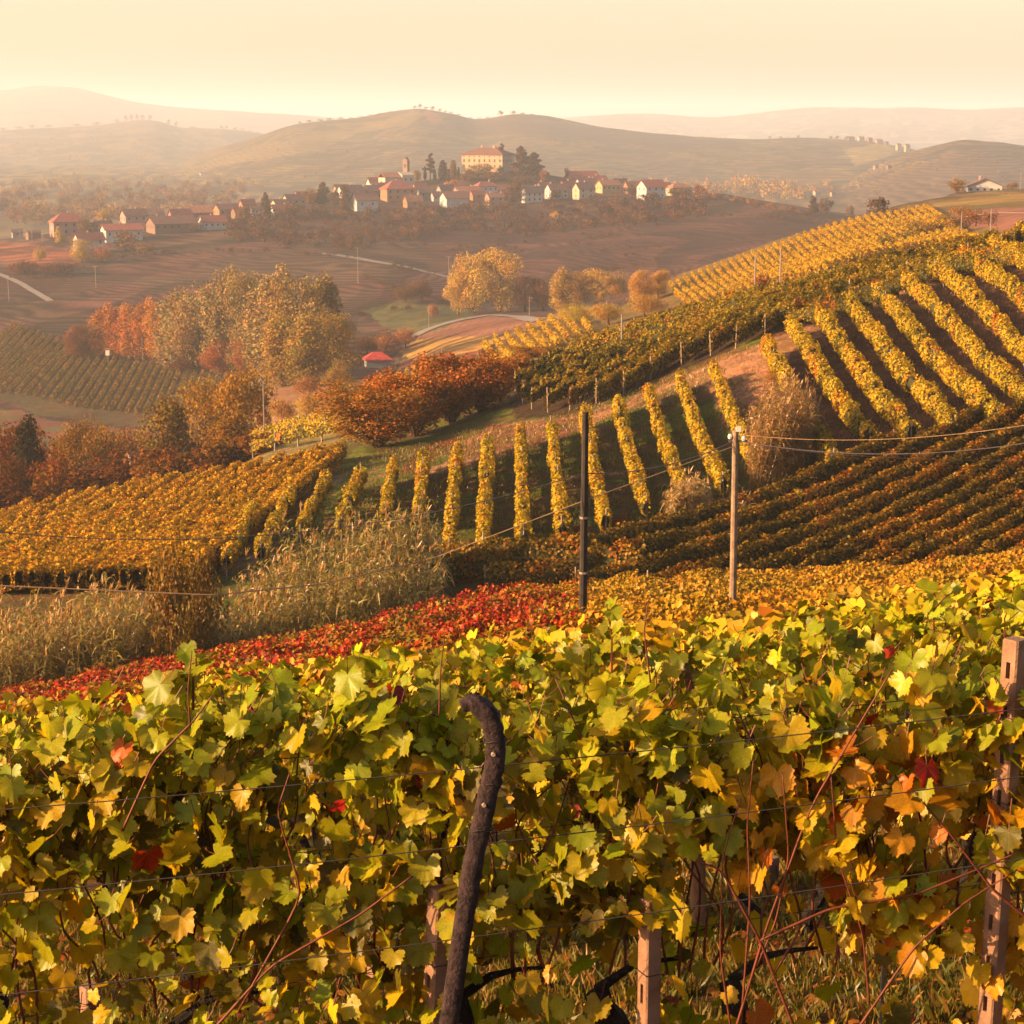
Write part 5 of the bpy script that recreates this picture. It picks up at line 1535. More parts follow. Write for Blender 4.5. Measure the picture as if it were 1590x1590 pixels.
# barn in the valley, farmhouse on the right ridge, hazy far houses
house(586, 572, 42, 14, 12, 'grey', 'bright', 'open barn with a bright red roof standing alone in the valley', 'hip', yaw=-12, D=520, wins=(0, 1), chim=0, name='barn', cat='barn')
fh = house(1528, 302, 58, 13, 11, 'white', 'brown', 'wide white farmhouse with a low gable roof on the right ridge', 'gable', yaw=-78, ratio=1.35, D=752, wins=(4, 1), chim=1, name='farmhouse', cat='farmhouse', gdown=4)
house(206, 722, 12, 16, 2, 'white', 'dull', 'small white shed glimpsed between the dark trees in the hollow', 'gable', yaw=-40, D=258, wins=(0, 1), chim=0, sheet=SB, name='shed', cat='shed', gdown=4)
FH = [(163,296,10,6,2,'yellow','dull',SP0,'sunlit yellow house in the wooded valley behind the left houses'),(85,291,8,4,2,'cream','dull',SP0,'pale house left in the wooded valley'),
      (100,292,8,4,2,'pink','red',SP0,'pinkish house left in the wooded valley'),(125,298,9,4,2,'grey','dull',SP0,'grey house amid trees in the wooded valley'),
      (316,274,12,4,2,'white','dull',SP0,'white hall in the far left plain'),(232,282,5,3,1,'white','dull',SP0,'tiny white house in the far left plain'),
      (1268,305,12,7,3,'cream','orange',SP0,'cream house with orange roof in the plain right of the village'),(1293,305,9,5,3,'yellow','red',SP0,'yellow house next to the cream one in the plain'),
      (1028,270,8,4,2,'white','dull',SP0,'white house in the haze above the right end of the village'),(990,270,8,4,2,'cream','red',SP0,'cream house in the haze above the village roofs'),
      (1286,268,8,3,2,'white','dull',SP0,'white house at the foot of the right hill'),(1290,240,6,3,2,'white','dull',S1,'tiny white house on the flank of the central hill'),
      (1535,244,14,6,3,'cream','dull',S2,'cream farm on the slope of the right hill'),(1548,244,10,5,3,'white','dull',S2,'white house beside the cream farm on the right hill'),(1522,243,8,4,2,'white','brown',S2,'small white house left of the cream farm'),
      (1395,232,9,6,3,'yellow','red',S1,'left of two yellow houses below the ridge hamlet'),(1408,234,10,7,3,'yellow','orange',S1,'right of two yellow houses below the ridge hamlet'),
      (1320,218,14,4,2,'pink','red',S1,'first long house of the hamlet on the right ridge'),(1336,219,12,5,2,'cream','orange',S1,'second house of the hamlet on the right ridge'),
      (1350,221,10,5,2,'orange','red',S1,'third house of the hamlet on the right ridge'),(1364,224,14,5,3,'pink','orange',S1,'fourth house of the hamlet on the right ridge'),(1376,226,8,4,2,'cream','red',S1,'last house of the hamlet on the right ridge'),
      (824,184,12,4,2,'white','dull',S1,'pale house among trees on top of the central hill'),(546,190,10,4,2,'pink','red',S1,'small pink house on the left shoulder of the central hill'),
      (1360,262,8,4,2,'pink','dull',S2,'pinkish ruin on the right hill'),(1380,262,8,4,2,'brown','brown',S2,'brown farm on the right hill')]
for k, (x, yb, wp, hw, hr, wa, ro, sh, lab) in enumerate(FH):
    D = None
    if sh is S1: D = 3485 if yb < 236 and x != 1395 and x != 1408 else 3300
    if sh is S2 and yb < 250: D = 2480
    if D: 
        g = P(x, yb, D); house(x, yb, wp, hw, hr, wa, ro, lab, 'gable', yaw=-30, D=D, wins=(2, 1), chim=0, group='houses in the haze', gdown=12)
    else: house(x, yb, wp, hw, hr, wa, ro, lab, 'gable', yaw=-30, sheet=sh, wins=(2, 1), chim=0, group='houses in the haze', gdown=6)

# ---------------------------------------------------------------- poles and cables
def pole(name, base, top, r, mat, label, parts, group='utility poles', lean=None):
    root = empty(name, base); tag(root, label, 'utility pole', group)
    m = MB(); t = np.array(top) - np.array(base)
    m.tube([(0, 0, -.5), t * .5, t], [r * 1.15, r, r * .82], 10); m.build('shaft', mat, root, smooth=False)
    return root, t
def near_pole(x, yb, yt, D, r, mat, label, xt=None):
    base = P(x, yb, D); base[2] = float(zN(base[0], base[1]))
    top = P(xt if xt else x, yt, D)
    return pole('utility_pole', base, top, r, mat, label, None)
r1, t1 = near_pole(904, 980, 640, 46.0, .10, M['pole_dark'], 'dark tarred wooden utility pole, the left one of the two tall poles', 909)
r2, t2 = near_pole(1138, 975, 668, 48.0, .092, M['pole'], 'sunlit light brown utility pole with insulators, the right one of the two tall poles', 1142)
m = MB(); m.box(-.22, .26, -.02, .02, -.03, .03, Matrix.Translation(Vector(t2) + Vector((.05, 0, -.28)))); m.build('bracket', M['cable'], r2)
for k in range(2):
    m = MB(); p = np.array(t2) + (-.13 + .34 * k, 0, -.22 - .05 * k); m.tube([p, p + (0, 0, .06), p + (0, 0, .12)], [.05, .065, .04], 8); m.build('insulator', M['insul'], r2)
m = MB(); m.box(.0, .13, -.03, .03, -.04, .09, Matrix.Translation(Vector(t2) + Vector((.0, -.1, .02)))); m.build('junction_box', M['insul'], r2)
for k in range(2):
    m = MB(); p = np.array(t1) * (.42 if k else .62); m.tube([p, p + (0, 0, .05)], [.115, .115], 8); m.build('clamp', M['postwood'], r1)

def cable(pts, r, mat, label, sag=0.0, n=30):
    V = np.array(pts, float); d = np.concatenate([[0], np.cumsum(np.linalg.norm(np.diff(V, axis=0), axis=1))])
    q = np.linspace(0, d[-1], n)
    c = np.stack([np.interp(q, d, V[:, i]) for i in range(3)], 1)
    if sag: u = q / d[-1]; c[:, 2] -= sag * 4 * u * (1 - u)
    m = MB(); m.tube(c, r, 5, cap=False)
    o = m.build('power_cable', mat, loc=c[n // 2]); tag(o, label, 'cable', 'overhead cables'); return o
A2 = P(1142, 684, 48)
cable([A2, P(906, 735, 46)], .014, M['cable'], 'thin grey cable from the sunlit pole down to the dark pole', .25)
cable([P(906, 735, 46), P(-120, 812, 41)], .011, M['cable'], 'grey cable running from the dark pole across the golden vines to the left', .9)
cable([A2, P(1700, 668, 44)], .011, M['cable'], 'dark cable leaving the sunlit pole to the right', .45)
cable([P(1142, 690, 48), P(1700, 712, 54)], .006, M['cable_pale'], 'faint thin lower cable right of the sunlit pole', .2)
cable([P(1142, 674, 48), P(1700, 640, 42)], .005, M['cable_pale'], 'faint reddish upper cable right of the sunlit pole', .35)
cable([P(-100, 905, 40), P(330, 924, 41), P(500, 907, 43), P(670, 868, 45), P(905, 778, 46), P(1142, 692, 48)], .015, M['cable_pale'], 'orange-lit loose cable sagging in front of the reeds', .0, 60)

FP = [(222,565,42,'plain pale pole in front of the orange poplars',None),(168,566,26,'pole with a bright white transformer at the field corner','box'),(149,447,34,'pole with crossarm on the dim upper field','arm'),
      (556,440,56,'tall thin pole crossing the village road','none'),(697,440,42,'pole left of the big yellow trees','arm'),(822,494,33,'pole with a short crossbar by the brown field','arm'),(666,508,32,'pole with a short crossbar on the meadow','arm'),
      (411,690,94,'thin pole beside the two great golden trees',None),(508,662,24,'short wooden post on the near bank','none'),(686,560,20,'short pole behind the orange trees','none'),
      (1172,436,40,'left of two poles on the hill crest under the yellow ridge','crest'),(1211,432,46,'right of two poles on the hill crest under the yellow ridge','crest'),
      (1492,370,42,'left pole on the right-hand hill crest','crest'),(1538,358,34,'right pole on the right-hand hill crest','crest'),(1417,370,14,'stub pole in the dark hedge','crest'),
      (31,372,16,'thin pole by the sheds at the far left','none'),(50,376,20,'second thin pole by the sheds','none'),(66,376,20,'third thin pole by the sheds','none'),(14,468,34,'pole on the dim slope at the far left','none'),
      (1584,300,34,'pole at the right frame edge beside the farmhouse','farm'),(1543,302,20,'thin pylon behind the farmhouse','farm2'),(965,548,60,'thin pole at the crest of the upper vines','crest'),(942,500,34,'thin pole above the pale scrub','none')]
for k, (x, yb, h, lab, ty) in enumerate(FP):
    if ty == 'crest' and x < 1400: g = SB.hit(x, yb + 12)
    elif x == 411: g = P(x, yb, 240); g[2] = float(SB.z(np.array([g[0]]), np.array([g[1]]))[0])
    elif ty == 'crest': g = SV.hit(x, yb, 300, 620)
    elif ty == 'farm': g = P(x, yb, 730)
    elif ty == 'farm2': continue
    else: g = SV.hit(x, yb, 300)
    D = g[1]; top = D * float(gy(yb - h)) - g[2]
    root = empty('utility_pole', g); tag(root, lab, 'utility pole', 'far utility poles')
    rr_ = max(.11, .55 * D / F)
    m = MB(); m.tube([(0, 0, -.6), (0, 0, top)], [rr_, rr_ * .8], 6); m.build('shaft', M['farpole'], root)
    if ty in ('arm', 'box'):
        w_ = 4 * D / F
        m = MB(); m.box(-w_, w_, -.08, .08, top - .35, top - .15); m.build('crossarm', M['farpole'], root)
    if ty == 'box':
        w_ = 3 * D / F
        m = MB(); m.box(-w_, w_, -.5, .3, top * .55, top * .85); m.build('transformer', M['insul'], root)
cable([P(1360, 368, 500), P(1417, 357, 460), P(1492, 338, 420), P(1538, 330, 400), P(1660, 331, 380)], .05, M['farpole'], 'pale cable strung between the poles on the right-hand ridge', 0)

# ---------------------------------------------------------------- reeds
def reeds(label, spots, hgt, nst, seed, col):
    """spots: (x px, y px base, D) outline points; stems with drooping blades and plumes"""
    rr = np.random.RandomState(seed)
    base = []
    S = np.array(spots, float)
    u = rr.rand(nst) * (len(S) - 1); i = u.astype(int); f = (u - i)[:, None]
    pb = S[i] * (1 - f) + S[np.minimum(i + 1, len(S) - 1)] * f           # x, y(unused), D, depth half, height factor
    D = pb[:, 1] + rr.uniform(-1, 1, nst) * pb[:, 2]
    X = (pb[:, 0] - 795) / F / .97 * D
    Z = np.maximum(zN(X, D), SB.z(X, D))
    H = hgt * pb[:, 3] * rr.uniform(.6, 1.08, nst)
    lean = rr.uniform(-.12, .3, nst) ; ly = rr.uniform(-.2, .2, nst)
    base = np.stack([X, D, Z], 1)
    Vs, Fs, Cs, n0 = [], [], [], 0
    c0 = np.array(col)
    def ribbon_(p, d, droop, L, w, c, seg=4):
        nonlocal n0
        n = len(p)
        t = np.linspace(0, 1, seg)
        side = np.cross(d, np.array([0, 0, 1.0])) + .3 * rr.randn(n, 3); side /= np.linalg.norm(side, axis=1)[:, None]
        pts = p[:, None] + d[:, None] * (t[None, :, None] * L[:, None, None]) - np.array([0, 0, 1.0]) * (droop[:, None, None] * (t ** 2)[None, :, None] * L[:, None, None])
        ww = (w[:, None] * (1 - t ** 1.6)[None] + .004)[:, :, None]
        a = pts - side[:, None] * ww; b = pts + side[:, None] * ww
        V = np.stack([a, b], 2).reshape(n, seg * 2, 3)
        f = np.array([(2 * k, 2 * k + 1, 2 * k + 3, 2 * k + 2) for k in range(seg - 1)])
        Fc = (f[None] + (np.arange(n) * seg * 2)[:, None, None]).reshape(-1, 4) + n0
        Vs.append(V.reshape(-1, 3)); Fs.append(Fc); Cs.append(np.repeat(c, seg * 2, axis=0)); n0 += n * seg * 2
    d = np.stack([lean, ly, np.ones(nst)], 1)
    ribbon_(base, d, np.zeros(nst), H, np.full(nst, .022), c0 * rr.uniform(.5, .9, (nst, 1)), 3)
    per = 11
    for k in range(per):
        t = rr.uniform(.25, 1.0, nst)
        p = base + d * (H * t)[:, None]
        a = rr.uniform(0, 6.28, nst)
        dd = np.stack([np.cos(a) * .75 + .25, np.sin(a) * .75, rr.uniform(.5, 1.2, nst)], 1)
        dd /= np.linalg.norm(dd, axis=1)[:, None]
        ribbon_(p, dd, rr.uniform(.4, 1.3, nst), rr.uniform(.5, 1.05, nst), np.full(nst, .045), c0 * rr.uniform(.55, 1.35, (nst, 1)) * (1 + .1 * rr.randn(nst, 3)), 4)
    pl = rr.rand(nst) < .22
    p = (base + d * H[:, None])[pl]
    for k in range(5):
        n = len(p); dd = np.stack([rr.uniform(-.1, .5, n), rr.uniform(-.2, .2, n), np.ones(n)], 1)
        ribbon_(p, dd, rr.uniform(0, .5, n), rr.uniform(.4, .65, n), np.full(n, .05), np.array([[.50, .33, .17]]) * rr.uniform(.7, 1.2, (n, 1)), 3)
    V = np.concatenate(Vs); loc = base.mean(0)
    root = empty('reed_bed', loc); tag(root, label, 'reeds', 'beds of tall reeds')
    tag(mesh_np('stalks', V, np.concatenate(Fs), M['reed'], np.concatenate(Cs), parent=root, loc=loc), kind='stuff')
reeds('wide straw-coloured reed bed at the left edge of the picture', [(-60,86,4,1.0),(60,87,4,1.1),(160,88,4.5,1.25),(250,89,4,1.1),(330,90,3.5,.8)], 4.1, 1500, 3, (.36,.31,.095))
reeds('tall grey-green reed bed in the middle with feathery tops', [(345,92,3,.75),(400,94,4,1.0),(480,95,5,1.2),(560,95,5,1.3),(620,96,5,1.2),(665,97,4,.85)], 4.5, 1500, 4, (.32,.29,.09))
reeds('large upright reed clump among the bright vine rows', [(1160,125,3,.9),(1185,127,4,1.2),(1215,128,4,1.25),(1240,128,3,.9)], 4.6, 900, 5, (.36,.24,.085))
reeds('small pale reed tuft beside the right-hand grassy rows', [(1035,113,2,.8),(1060,114,2.5,1.0),(1085,115,2,.8)], 2.8, 260, 6, (.42,.32,.14))
reeds('short reeds under the reed clump near the sunlit pole', [(1120,112,2,.6),(1150,113,2,.8)], 2.0, 140, 8, (.36,.26,.10))

# ---------------------------------------------------------------- foreground vines
LEAFM = []
for k in range(5):
    TV, TF, ve = t_vine(k + 3)
    me = bpy.data.meshes.new('leaf')
    me.from_pydata(TV.tolist(), [], TF.tolist())
    a = me.attributes.new('vein', 'FLOAT', 'POINT'); a.data.foreach_set('value', ve.astype(np.float32))
    a = me.attributes.new('edge', 'FLOAT', 'POINT'); a.data.foreach_set('value', np.r_[0.0, np.ones(len(TV) - 1)].astype(np.float32))
    me.materials.append(M['leaf_near'])
    me.polygons.foreach_set('use_smooth', np.ones(len(me.polygons), bool))
    LEAFM.append(me)
P_TOP = [(4, (.30, .36, .014)), (4, (.42, .46, .018)), (1.5, (.15, .18, .010)), (1, (.52, .50, .04))]
P_MID = [(3, (.27, .31, .010)), (3, (.40, .40, .014)), (2.5, (.54, .38, .013)), (1.4, (.11, .10, .008))]
P_GOLD = [(2, (.46, .38, .013)), (4, (.60, .42, .014)), (3, (.62, .31, .014)), (1.2, (.56, .16, .012))]
P_RED = [(2, (.50, .11, .01)), (2, (.40, .035, .01)), (1, (.28, .012, .01))]

def leaf_color(x, y, gold):
    r = R.rand()
    if r < .004 + .025 * gold: p = P_RED
    elif r < .04 + .8 * gold: p = P_GOLD
    elif y < 1180: p = P_TOP
    else: p = P_MID
    if p is P_GOLD and gold < .45: p = P_GOLD[:2]
    c = pick(p, 1, None, .10)[0]
    return tuple(float(v) for v in np.clip(c, .005, .9))

def near_vine(label, X0, X1, Y, trunk, topf, density, botf=None, leaf_max=300, canes=7, cut=None, grp='vines of the front row', lsize=(.065, .14), thick=.26, gold0=0.0):
    """one vine of a trellised row: trunk, canes and leaves hung on them"""
    Xc = (X0 + X1) / 2 if trunk is None else trunk
    z0 = float(zN(Xc, Y)); loc = np.array([Xc, Y, z0])
    root = empty('grape_vine', loc); tag(root, label, 'grape vine', grp)
    # trunk with a bent, knotty old stem and an arm along the wire
    if trunk is not None:
        j = R.uniform(-.07, .07, 8)
        pts = np.array([(0, 0, -.12), (j[0], j[1], .1), (j[2] * 1.4, j[3], .3), (j[4] * 1.5, j[5], .52), (j[6], 0, .7)])
        m = MB(); u = np.linspace(0, 1, 14)
        q = np.stack([np.interp(u * 4, range(5), pts[:, i]) for i in range(3)], 1)
        m.tube(q, np.interp(u, [0, .15, .5, .85, 1], [.062, .045, .04, .055, .04]) * R.uniform(.85, 1.15), 9, jit=.5)
        s = R.choice([-1, 1]); arm = pts[-1]
        m.tube([arm, arm + (s * .12, 0, .09), arm + (s * .2, .0, .11), arm + (s * .3, 0, .12)], [.022, .014, .009, .006], 7, jit=.3)
        m.build('trunk', M['trunk_vine'], root, smooth=False)
    tilt = .1
    lo = []
    for c in range(canes):
        bx = R.uniform(X0, X1) - Xc; top = topf(bx + Xc, Y) * R.uniform(.86, 1.0)
        lean = R.uniform(-.38, .38); dz = top - .78
        if dz < .2: continue
        p = [np.array([bx, R.uniform(-.06, .06), .74 + tilt * bx])]
        for t in (.2, .4, .6, .8, 1.0):
            p.append(np.array([bx + lean * t * dz + .05 * R.randn(), R.uniform(-.13, .13), .78 + tilt * bx + dz * t * (1 if t < .9 else .97)]))
        p = np.array(p); u = np.linspace(0, 5, 18)
        q = np.stack([np.interp(u, range(6), p[:, i]) for i in range(3)], 1) 
        q[1:-1] = (q[:-2] + q[1:-1] * 2 + q[2:]) / 4
        m = MB(); m.tube(q, np.linspace(.0055, .0022, 18), 5, cap=False)
        m.build('cane', M['cane'], root, smooth=True)
        lo.append(q)
    # leaves
    n = int(density * (X1 - X0)); made = 0
    SV_, SF_, SC_ = [], [], []
    pet = MB()
    tries = 0; L = []
    while len(L) < n and tries < n * 6:
        tries += 1
        x = R.uniform(X0, X1); h = R.uniform(.3, 2.1)
        tp = topf(x, Y); bt = botf(x, Y) if botf else .55
        if h > tp or h < bt: continue
        yy = Y + R.uniform(-1, 1) * thick * (1.0 if h < tp - .3 else .8)
        z = float(zN(x, Y)) + h
        fx, fy = to_px([[x, yy, z]]); fx, fy = fx[0], fy[0]
        if cut and not cut(fx, fy): continue
        cl = vnoise(np.array([x]), np.array([h]), .22)[0]
        if cl < .30 and R.rand() < .8: continue
        L.append((x, yy, z, fx, fy, h / tp))
    L.sort(key=lambda l: l[1])
    for i, (x, yy, z, fx, fy, hr) in enumerate(L):
        side = -1 if yy < Y + .05 else 1
        nrm = Vector((R.randn() * .55 - .15, side * R.uniform(.2, 1.0) * (1 - .4 * hr) + .3 * R.randn(), .35 + .55 * hr * R.rand() + .25 * R.randn())).normalized()
        tip = Vector((R.randn() * .45, R.randn() * .3, -1.0 + .5 * R.rand()))
        xv = tip.cross(nrm).normalized(); yv = nrm.cross(xv)
        s = R.uniform(*lsize) * 1.0
        gold = gold0 + 1.1 * max(0, min(1, (fy - 1120) / 300)) * (.10 + .9 * (fx > 1150)) * (.5 + .6 * vnoise(np.array([x]), np.array([z]), .5)[0])
        gold += .75 * np.exp(-((fx - 1400) / 180) ** 2 - ((fy - 1330) / 190) ** 2)
        col = leaf_color(fx, fy, min(gold, .95))
        k = R.randint(5)
        Mx = Matrix(((xv.x, yv.x, nrm.x), (xv.y, yv.y, nrm.y), (xv.z, yv.z, nrm.z)))
        pos = Vector((x - Xc, yy - Y, z - z0))
        if i < leaf_max:
            o = bpy.data.objects.new('leaf', LEAFM[k]); C.objects.link(o); o.parent = root
            Ms = Mx @ Matrix.Diagonal((s * R.uniform(.88, 1.12), s, s * R.uniform(.7, 1.3)))
            o.matrix_local = Matrix.Translation(pos) @ Ms.to_4x4()
            o.color = (*col, 1)
        else:
            TV = np.array([v.co for v in LEAFM[k].vertices]) * s
            SV_.append(TV @ np.array(Mx).T + np.array(pos)); SC_.append(np.tile(col, (len(TV), 1)))
            SF_.append(np.array([p.vertices[:] for p in LEAFM[k].polygons]) + sum(len(v) for v in SV_[:-1]) if len(SV_) < 2 else np.array([p.vertices[:] for p in LEAFM[k].polygons]) + near_vine.n)
        if i >= leaf_max: near_vine.n = (0 if len(SV_) == 1 else near_vine.n) + len(TV)
        if R.rand() < .55:
            b = pos + (Mx @ Vector((0, -.15 * s, 0))); d = -yv * R.uniform(.04, .09) + Vector((0, 0, .02))
            e = b + d
            pet.tube([b, b + d * .5 + Vector((0, .006, -.008)), e], [.0014, .0016, .002], 3, cap=False)
    if SV_:
        tag(mesh_np('inner_leaves', np.concatenate(SV_), np.concatenate(SF_), M['leaf'], np.concatenate(SC_), parent=root), kind='stuff')
    if pet.v: tag(pet.build('petioles', M['cane'], root), kind='stuff')
    return root
near_vine.n = 0

def top1(x, Y):      # top of the front row above its ground, by picture height
    px_ = 795 + x / Y * F * .97
    yt = float(np.interp(px_, [-50, 100, 200, 300, 420, 560, 700, 760, 900, 960, 1100, 1280, 1400, 1500, 1640], [1115, 1085, 1065, 1040, 1055, 1040, 1060, 1140, 1080, 1060, 1080, 1060, 1040, 1010, 1020]))
    yt += float(np.interp(px_, [0, 700, 1100, 1600], [24, 26, 12, 6]))
    yt += 26 * math.sin(px_ * .043) + 18 * math.sin(px_ * .11 + 1)
    return Y * float(gy(yt)) - float(zN(x, Y))
def top2(x, Y):
    px_ = 795 + x / Y * F * .97
    yt = float(np.interp(px_, [-50, 100, 300, 480, 700, 850, 950, 1100, 1300, 1450, 1640], [1120, 1085, 1045, 1015, 985, 990, 955, 985, 950, 925, 905]))
    yt += float(np.interp(px_, [0, 700, 1100, 1600], [30, 24, 12, 6]))
    yt += 16 * math.sin(px_ * .037 + 2) + 12 * math.sin(px_ * .09)
    return Y * float(gy(yt)) - float(zN(x, Y))
def top3(x, Y):
    px_ = 795 + x / Y * F * .97
    yt = float(np.interp(px_, [-50, 100, 300, 500, 700, 900, 1100, 1300, 1450, 1640], [1115, 1095, 1060, 1030, 1008, 992, 980, 955, 930, 905])) + 10 * math.sin(px_ * .05)
    return Y * float(gy(yt)) - float(zN(x, Y))
def cut1(x, y):
    if 1065 < x < 1290 and y > 1330 + 40 * math.sin(x * .05): return R.rand() < .05
    if 1290 <= x < 1540 and y > 1500 - .35 * abs(x - 1400): return R.rand() < .05
    if 820 < x <= 1065 and y > 1440: return R.rand() < .16
    if y > 1500: return R.rand() < .42
    return True
Y1 = 6.15
V1 = [(-2.05,-1.45,-1.75,'green vine cut by the left frame edge in the front row'),(-1.45,-.95,-1.2,'dense green vine of the front row with pale big leaves near its top'),
      (-.95,-.45,-.7,'front-row vine with dark shaded leaves hanging over gold ones'),(-.45,0.02,-.25,'front-row vine standing just left of and behind the hooked post'),
      (.02,.5,.3,'green vine of the front row immediately right of the hooked post'),(.5,.95,.72,'front-row vine thin at the bottom where bare red canes show'),
      (.95,1.4,1.2,'golden-yellow vine of the front row left of the square concrete post'),(1.4,1.95,1.8,'vine behind and right of the square concrete post')]
bot = lambda x, Y: .18
for i, (a, b, t, lab) in enumerate(V1):
    near_vine(lab, a, b, Y1, None if i in (2, 6) else t, top1, 900, bot, 300, 9, cut1, gold0=.05 if i < 5 else .22)
Y2 = 10.0
V2 = [(-3.2,-2.3,-2.9),(-2.3,-1.5,-1.8),(-1.5,-.7,-1.1),(-.7,.05,-.45),(.05,.8,.62),(.8,1.55,1.32),(1.55,2.3,1.66),(2.3,3.2,2.45)]
D2 = ['at the left frame edge','behind the pale big-leaved front vine','behind the dark-leaved front vine','by the leaning light post','by the concrete post in the middle','with a bare black trunk in the sunny gap','with a knotty black trunk bent to the left','behind the square concrete post']
for (a, b, t), d in zip(V2, D2):
    near_vine(f'grape vine of the second row {d}', a, b, Y2, t, top2, 560, lambda x, Y: .62, 220, 6, None, 'vines of the second row', (.07, .135), .3, .05)
Y3 = 13.2
D3 = ['leftmost','second from left','third from left','fourth from left','fourth from right','third from right','second from right','rightmost']
for k, d in enumerate(D3):
    a = -4.2 + 1.05 * k
    near_vine(f'grape vine of the third row, {d} of those showing behind the second', a, a + 1.05, Y3, a + .5, top3, 300, lambda x, Y: .75, 110, 3, None, 'vines of the third row', (.07, .135), .32, .05)

# shoots that stand above the leaves and bare canes in the sunny gap
def cane_px(label, pts, D, r=.006, cat='vine cane'):
    q = np.array([P(x, y, D + (p[2] if len(p) > 2 else 0)) for p in pts for x, y in [p[:2]]])
    u = np.linspace(0, len(q) - 1, 6 * len(q)); c = np.stack([np.interp(u, range(len(q)), q[:, i]) for i in range(3)], 1)
    c[1:-1] = (c[:-2] + c[1:-1] * 2 + c[2:]) / 4
    m = MB(); m.tube(c, np.linspace(r * .68, r * .36, len(c)), 6, jit=.25)
    o = m.build('cane', M['cane'], loc=c[0], smooth=True)
    return tag(o, label, cat, 'bare red canes of the front vines')
for lab, pts, r in [('long bare cane leaning left across the sunny gap',[(1235,1600),(1180,1460),(1120,1350),(1060,1330)],.009),
    ('thick red cane rising steeply right from the gap',[(1130,1640),(1190,1440),(1260,1250),(1385,1040)],.008),
    ('slanting cane reaching from the gap up to the right post',[(1180,1460),(1290,1410),(1420,1390),(1590,1320)],.008),
    ('upright thin cane on the left of the gap',[(1135,1600),(1118,1480),(1122,1330),(1150,1240)],.006),
    ('upright cane in the middle of the gap',[(1150,1600),(1165,1400),(1160,1280),(1170,1180)],.006),
    ('curved cane forking in the gap',[(1175,1500),(1205,1430),(1225,1330),(1215,1200)],.006),
    ('pair cane climbing past the golden leaves',[(1350,1560),(1340,1450),(1300,1330),(1290,1200)],.006),
    ('crossing cane before the square concrete post',[(1600,1430),(1540,1380),(1480,1300),(1420,1230)],.008),
    ('low cane slanting up before the golden vine',[(1330,1600),(1420,1470),(1500,1400),(1580,1350)],.007),
    ('cane slanting among leaves left of the hooked post',[(370,1570),(470,1390),(430,1260),(450,1200)],.007),
    ('dark red cane in the leaves above the left edge',[(190,1290),(240,1180),(300,1120),(330,1080)],.007),
    ('long cane slanting behind the lower left leaves',[(330,1600),(420,1500),(560,1420),(640,1360)],.008),
    ('thin cane pointing up through the top leaves',[(295,1130),(292,1070),(298,1010)],.005),
    ('thin cane standing up behind the hooked post',[(682,1110),(684,1040),(690,990)],.005),
    ('shoot standing highest near the right pole foot',[(1010,1060),(1000,980),(1008,925)],.005)]:
    cane_px(lab, pts, 5.9, r)

# a few hand-placed leaves on the tall shoots
def leaf_at(parent_label, items, D):
    root = empty('vine_shoot', P(items[0][0], items[0][1] + 60, D)); tag(root, parent_label, 'vine shoot', 'tall shoots above the vines')
    b = np.array(root.location)
    m = MB(); top_ = items[-1]
    c = np.array([P(x, y, D) for x, y, s in items]) ; c = np.vstack([b[None], c]) - b
    m.tube(c, np.linspace(.005, .002, len(c)), 5, cap=False); m.build('cane', M['cane'], root)
    for x, y, s in items:
        for q in range(2):
            p = P(x + R.uniform(-14, 14), y + R.uniform(-10, 10), D + R.uniform(-.05, .05)) - b
            nrm = Vector((R.uniform(-.8, .1), R.uniform(-1, .2), R.uniform(.2, .8))).normalized(); tip = Vector((R.randn() * .6, R.randn() * .3, -.8))
            xv = tip.cross(nrm).normalized(); yv = nrm.cross(xv)
            o = bpy.data.objects.new('leaf', LEAFM[R.randint(5)]); C.objects.link(o); o.parent = root
            o.matrix_local = Matrix.Translation(Vector(p)) @ (Matrix(((xv.x, yv.x, nrm.x), (xv.y, yv.y, nrm.y), (xv.z, yv.z, nrm.z))) @ Matrix.Diagonal((s, s, s))).to_4x4()
            o.color = (*leaf_color(x, 1000, 0), 1)
leaf_at('shoot with bright leaves rising highest above the middle of the vines', [(950,985,.10),(945,960,.09),(942,938,.07)], 8.0)
leaf_at('shoot with pale curling leaves standing at the left of the front row', [(300,1050,.11),(305,1030,.10),(302,1008,.07)], 6.2)
leaf_at('shoot reaching up near the upper right corner of the near vines', [(1450,945,.11),(1470,925,.10),(1490,915,.08)], 9.0)
leaf_at('shoot with big leaves at the right frame edge', [(1560,960,.12),(1570,935,.11),(1575,905,.08)], 8.5)

# trellis wires
def wire(label, a, b, D, r=.0016, sag=.02):
    A_, B_ = P(*a, D), P(*b, D)
    u = np.linspace(0, 1, 40)[:, None]; c = A_ * (1 - u) + B_ * u; c[:, 2] -= sag * 4 * (u * (1 - u))[:, 0]
    m = MB(); m.tube(c, r, 5, cap=False); o = m.build('trellis_wire', M['wire'], loc=c[20]); tag(o, label, 'wire', 'trellis wires')
wire('second trellis wire from the top in the front row', (-60,1262), (1660,1092), 5.78, .0021)
wire('topmost trellis wire of the front row', (-60,1216), (1660,1060), 6.3, .0018)
wire('dark trellis wire at mid height before the front leaves', (-60,1395), (1660,1196), 5.78, .0021)
wire('thin trellis wire just above the dark mid wire', (-60,1372), (1660,1190), 6.2, .0015)
wire('lower trellis wire of the front row', (-60,1552), (1660,1322), 5.78, .0021)
wire('lowest thin trellis wire passing the sunny gap', (-60,1590), (1660,1352), 6.1, .0015)
wire('trellis wire of the second row by the black trunks', (900,1420), (1700,1350), 10.0, .002)
wire('lower trellis wire of the second row', (-60,1600), (1700,1400), 9.9, .002)

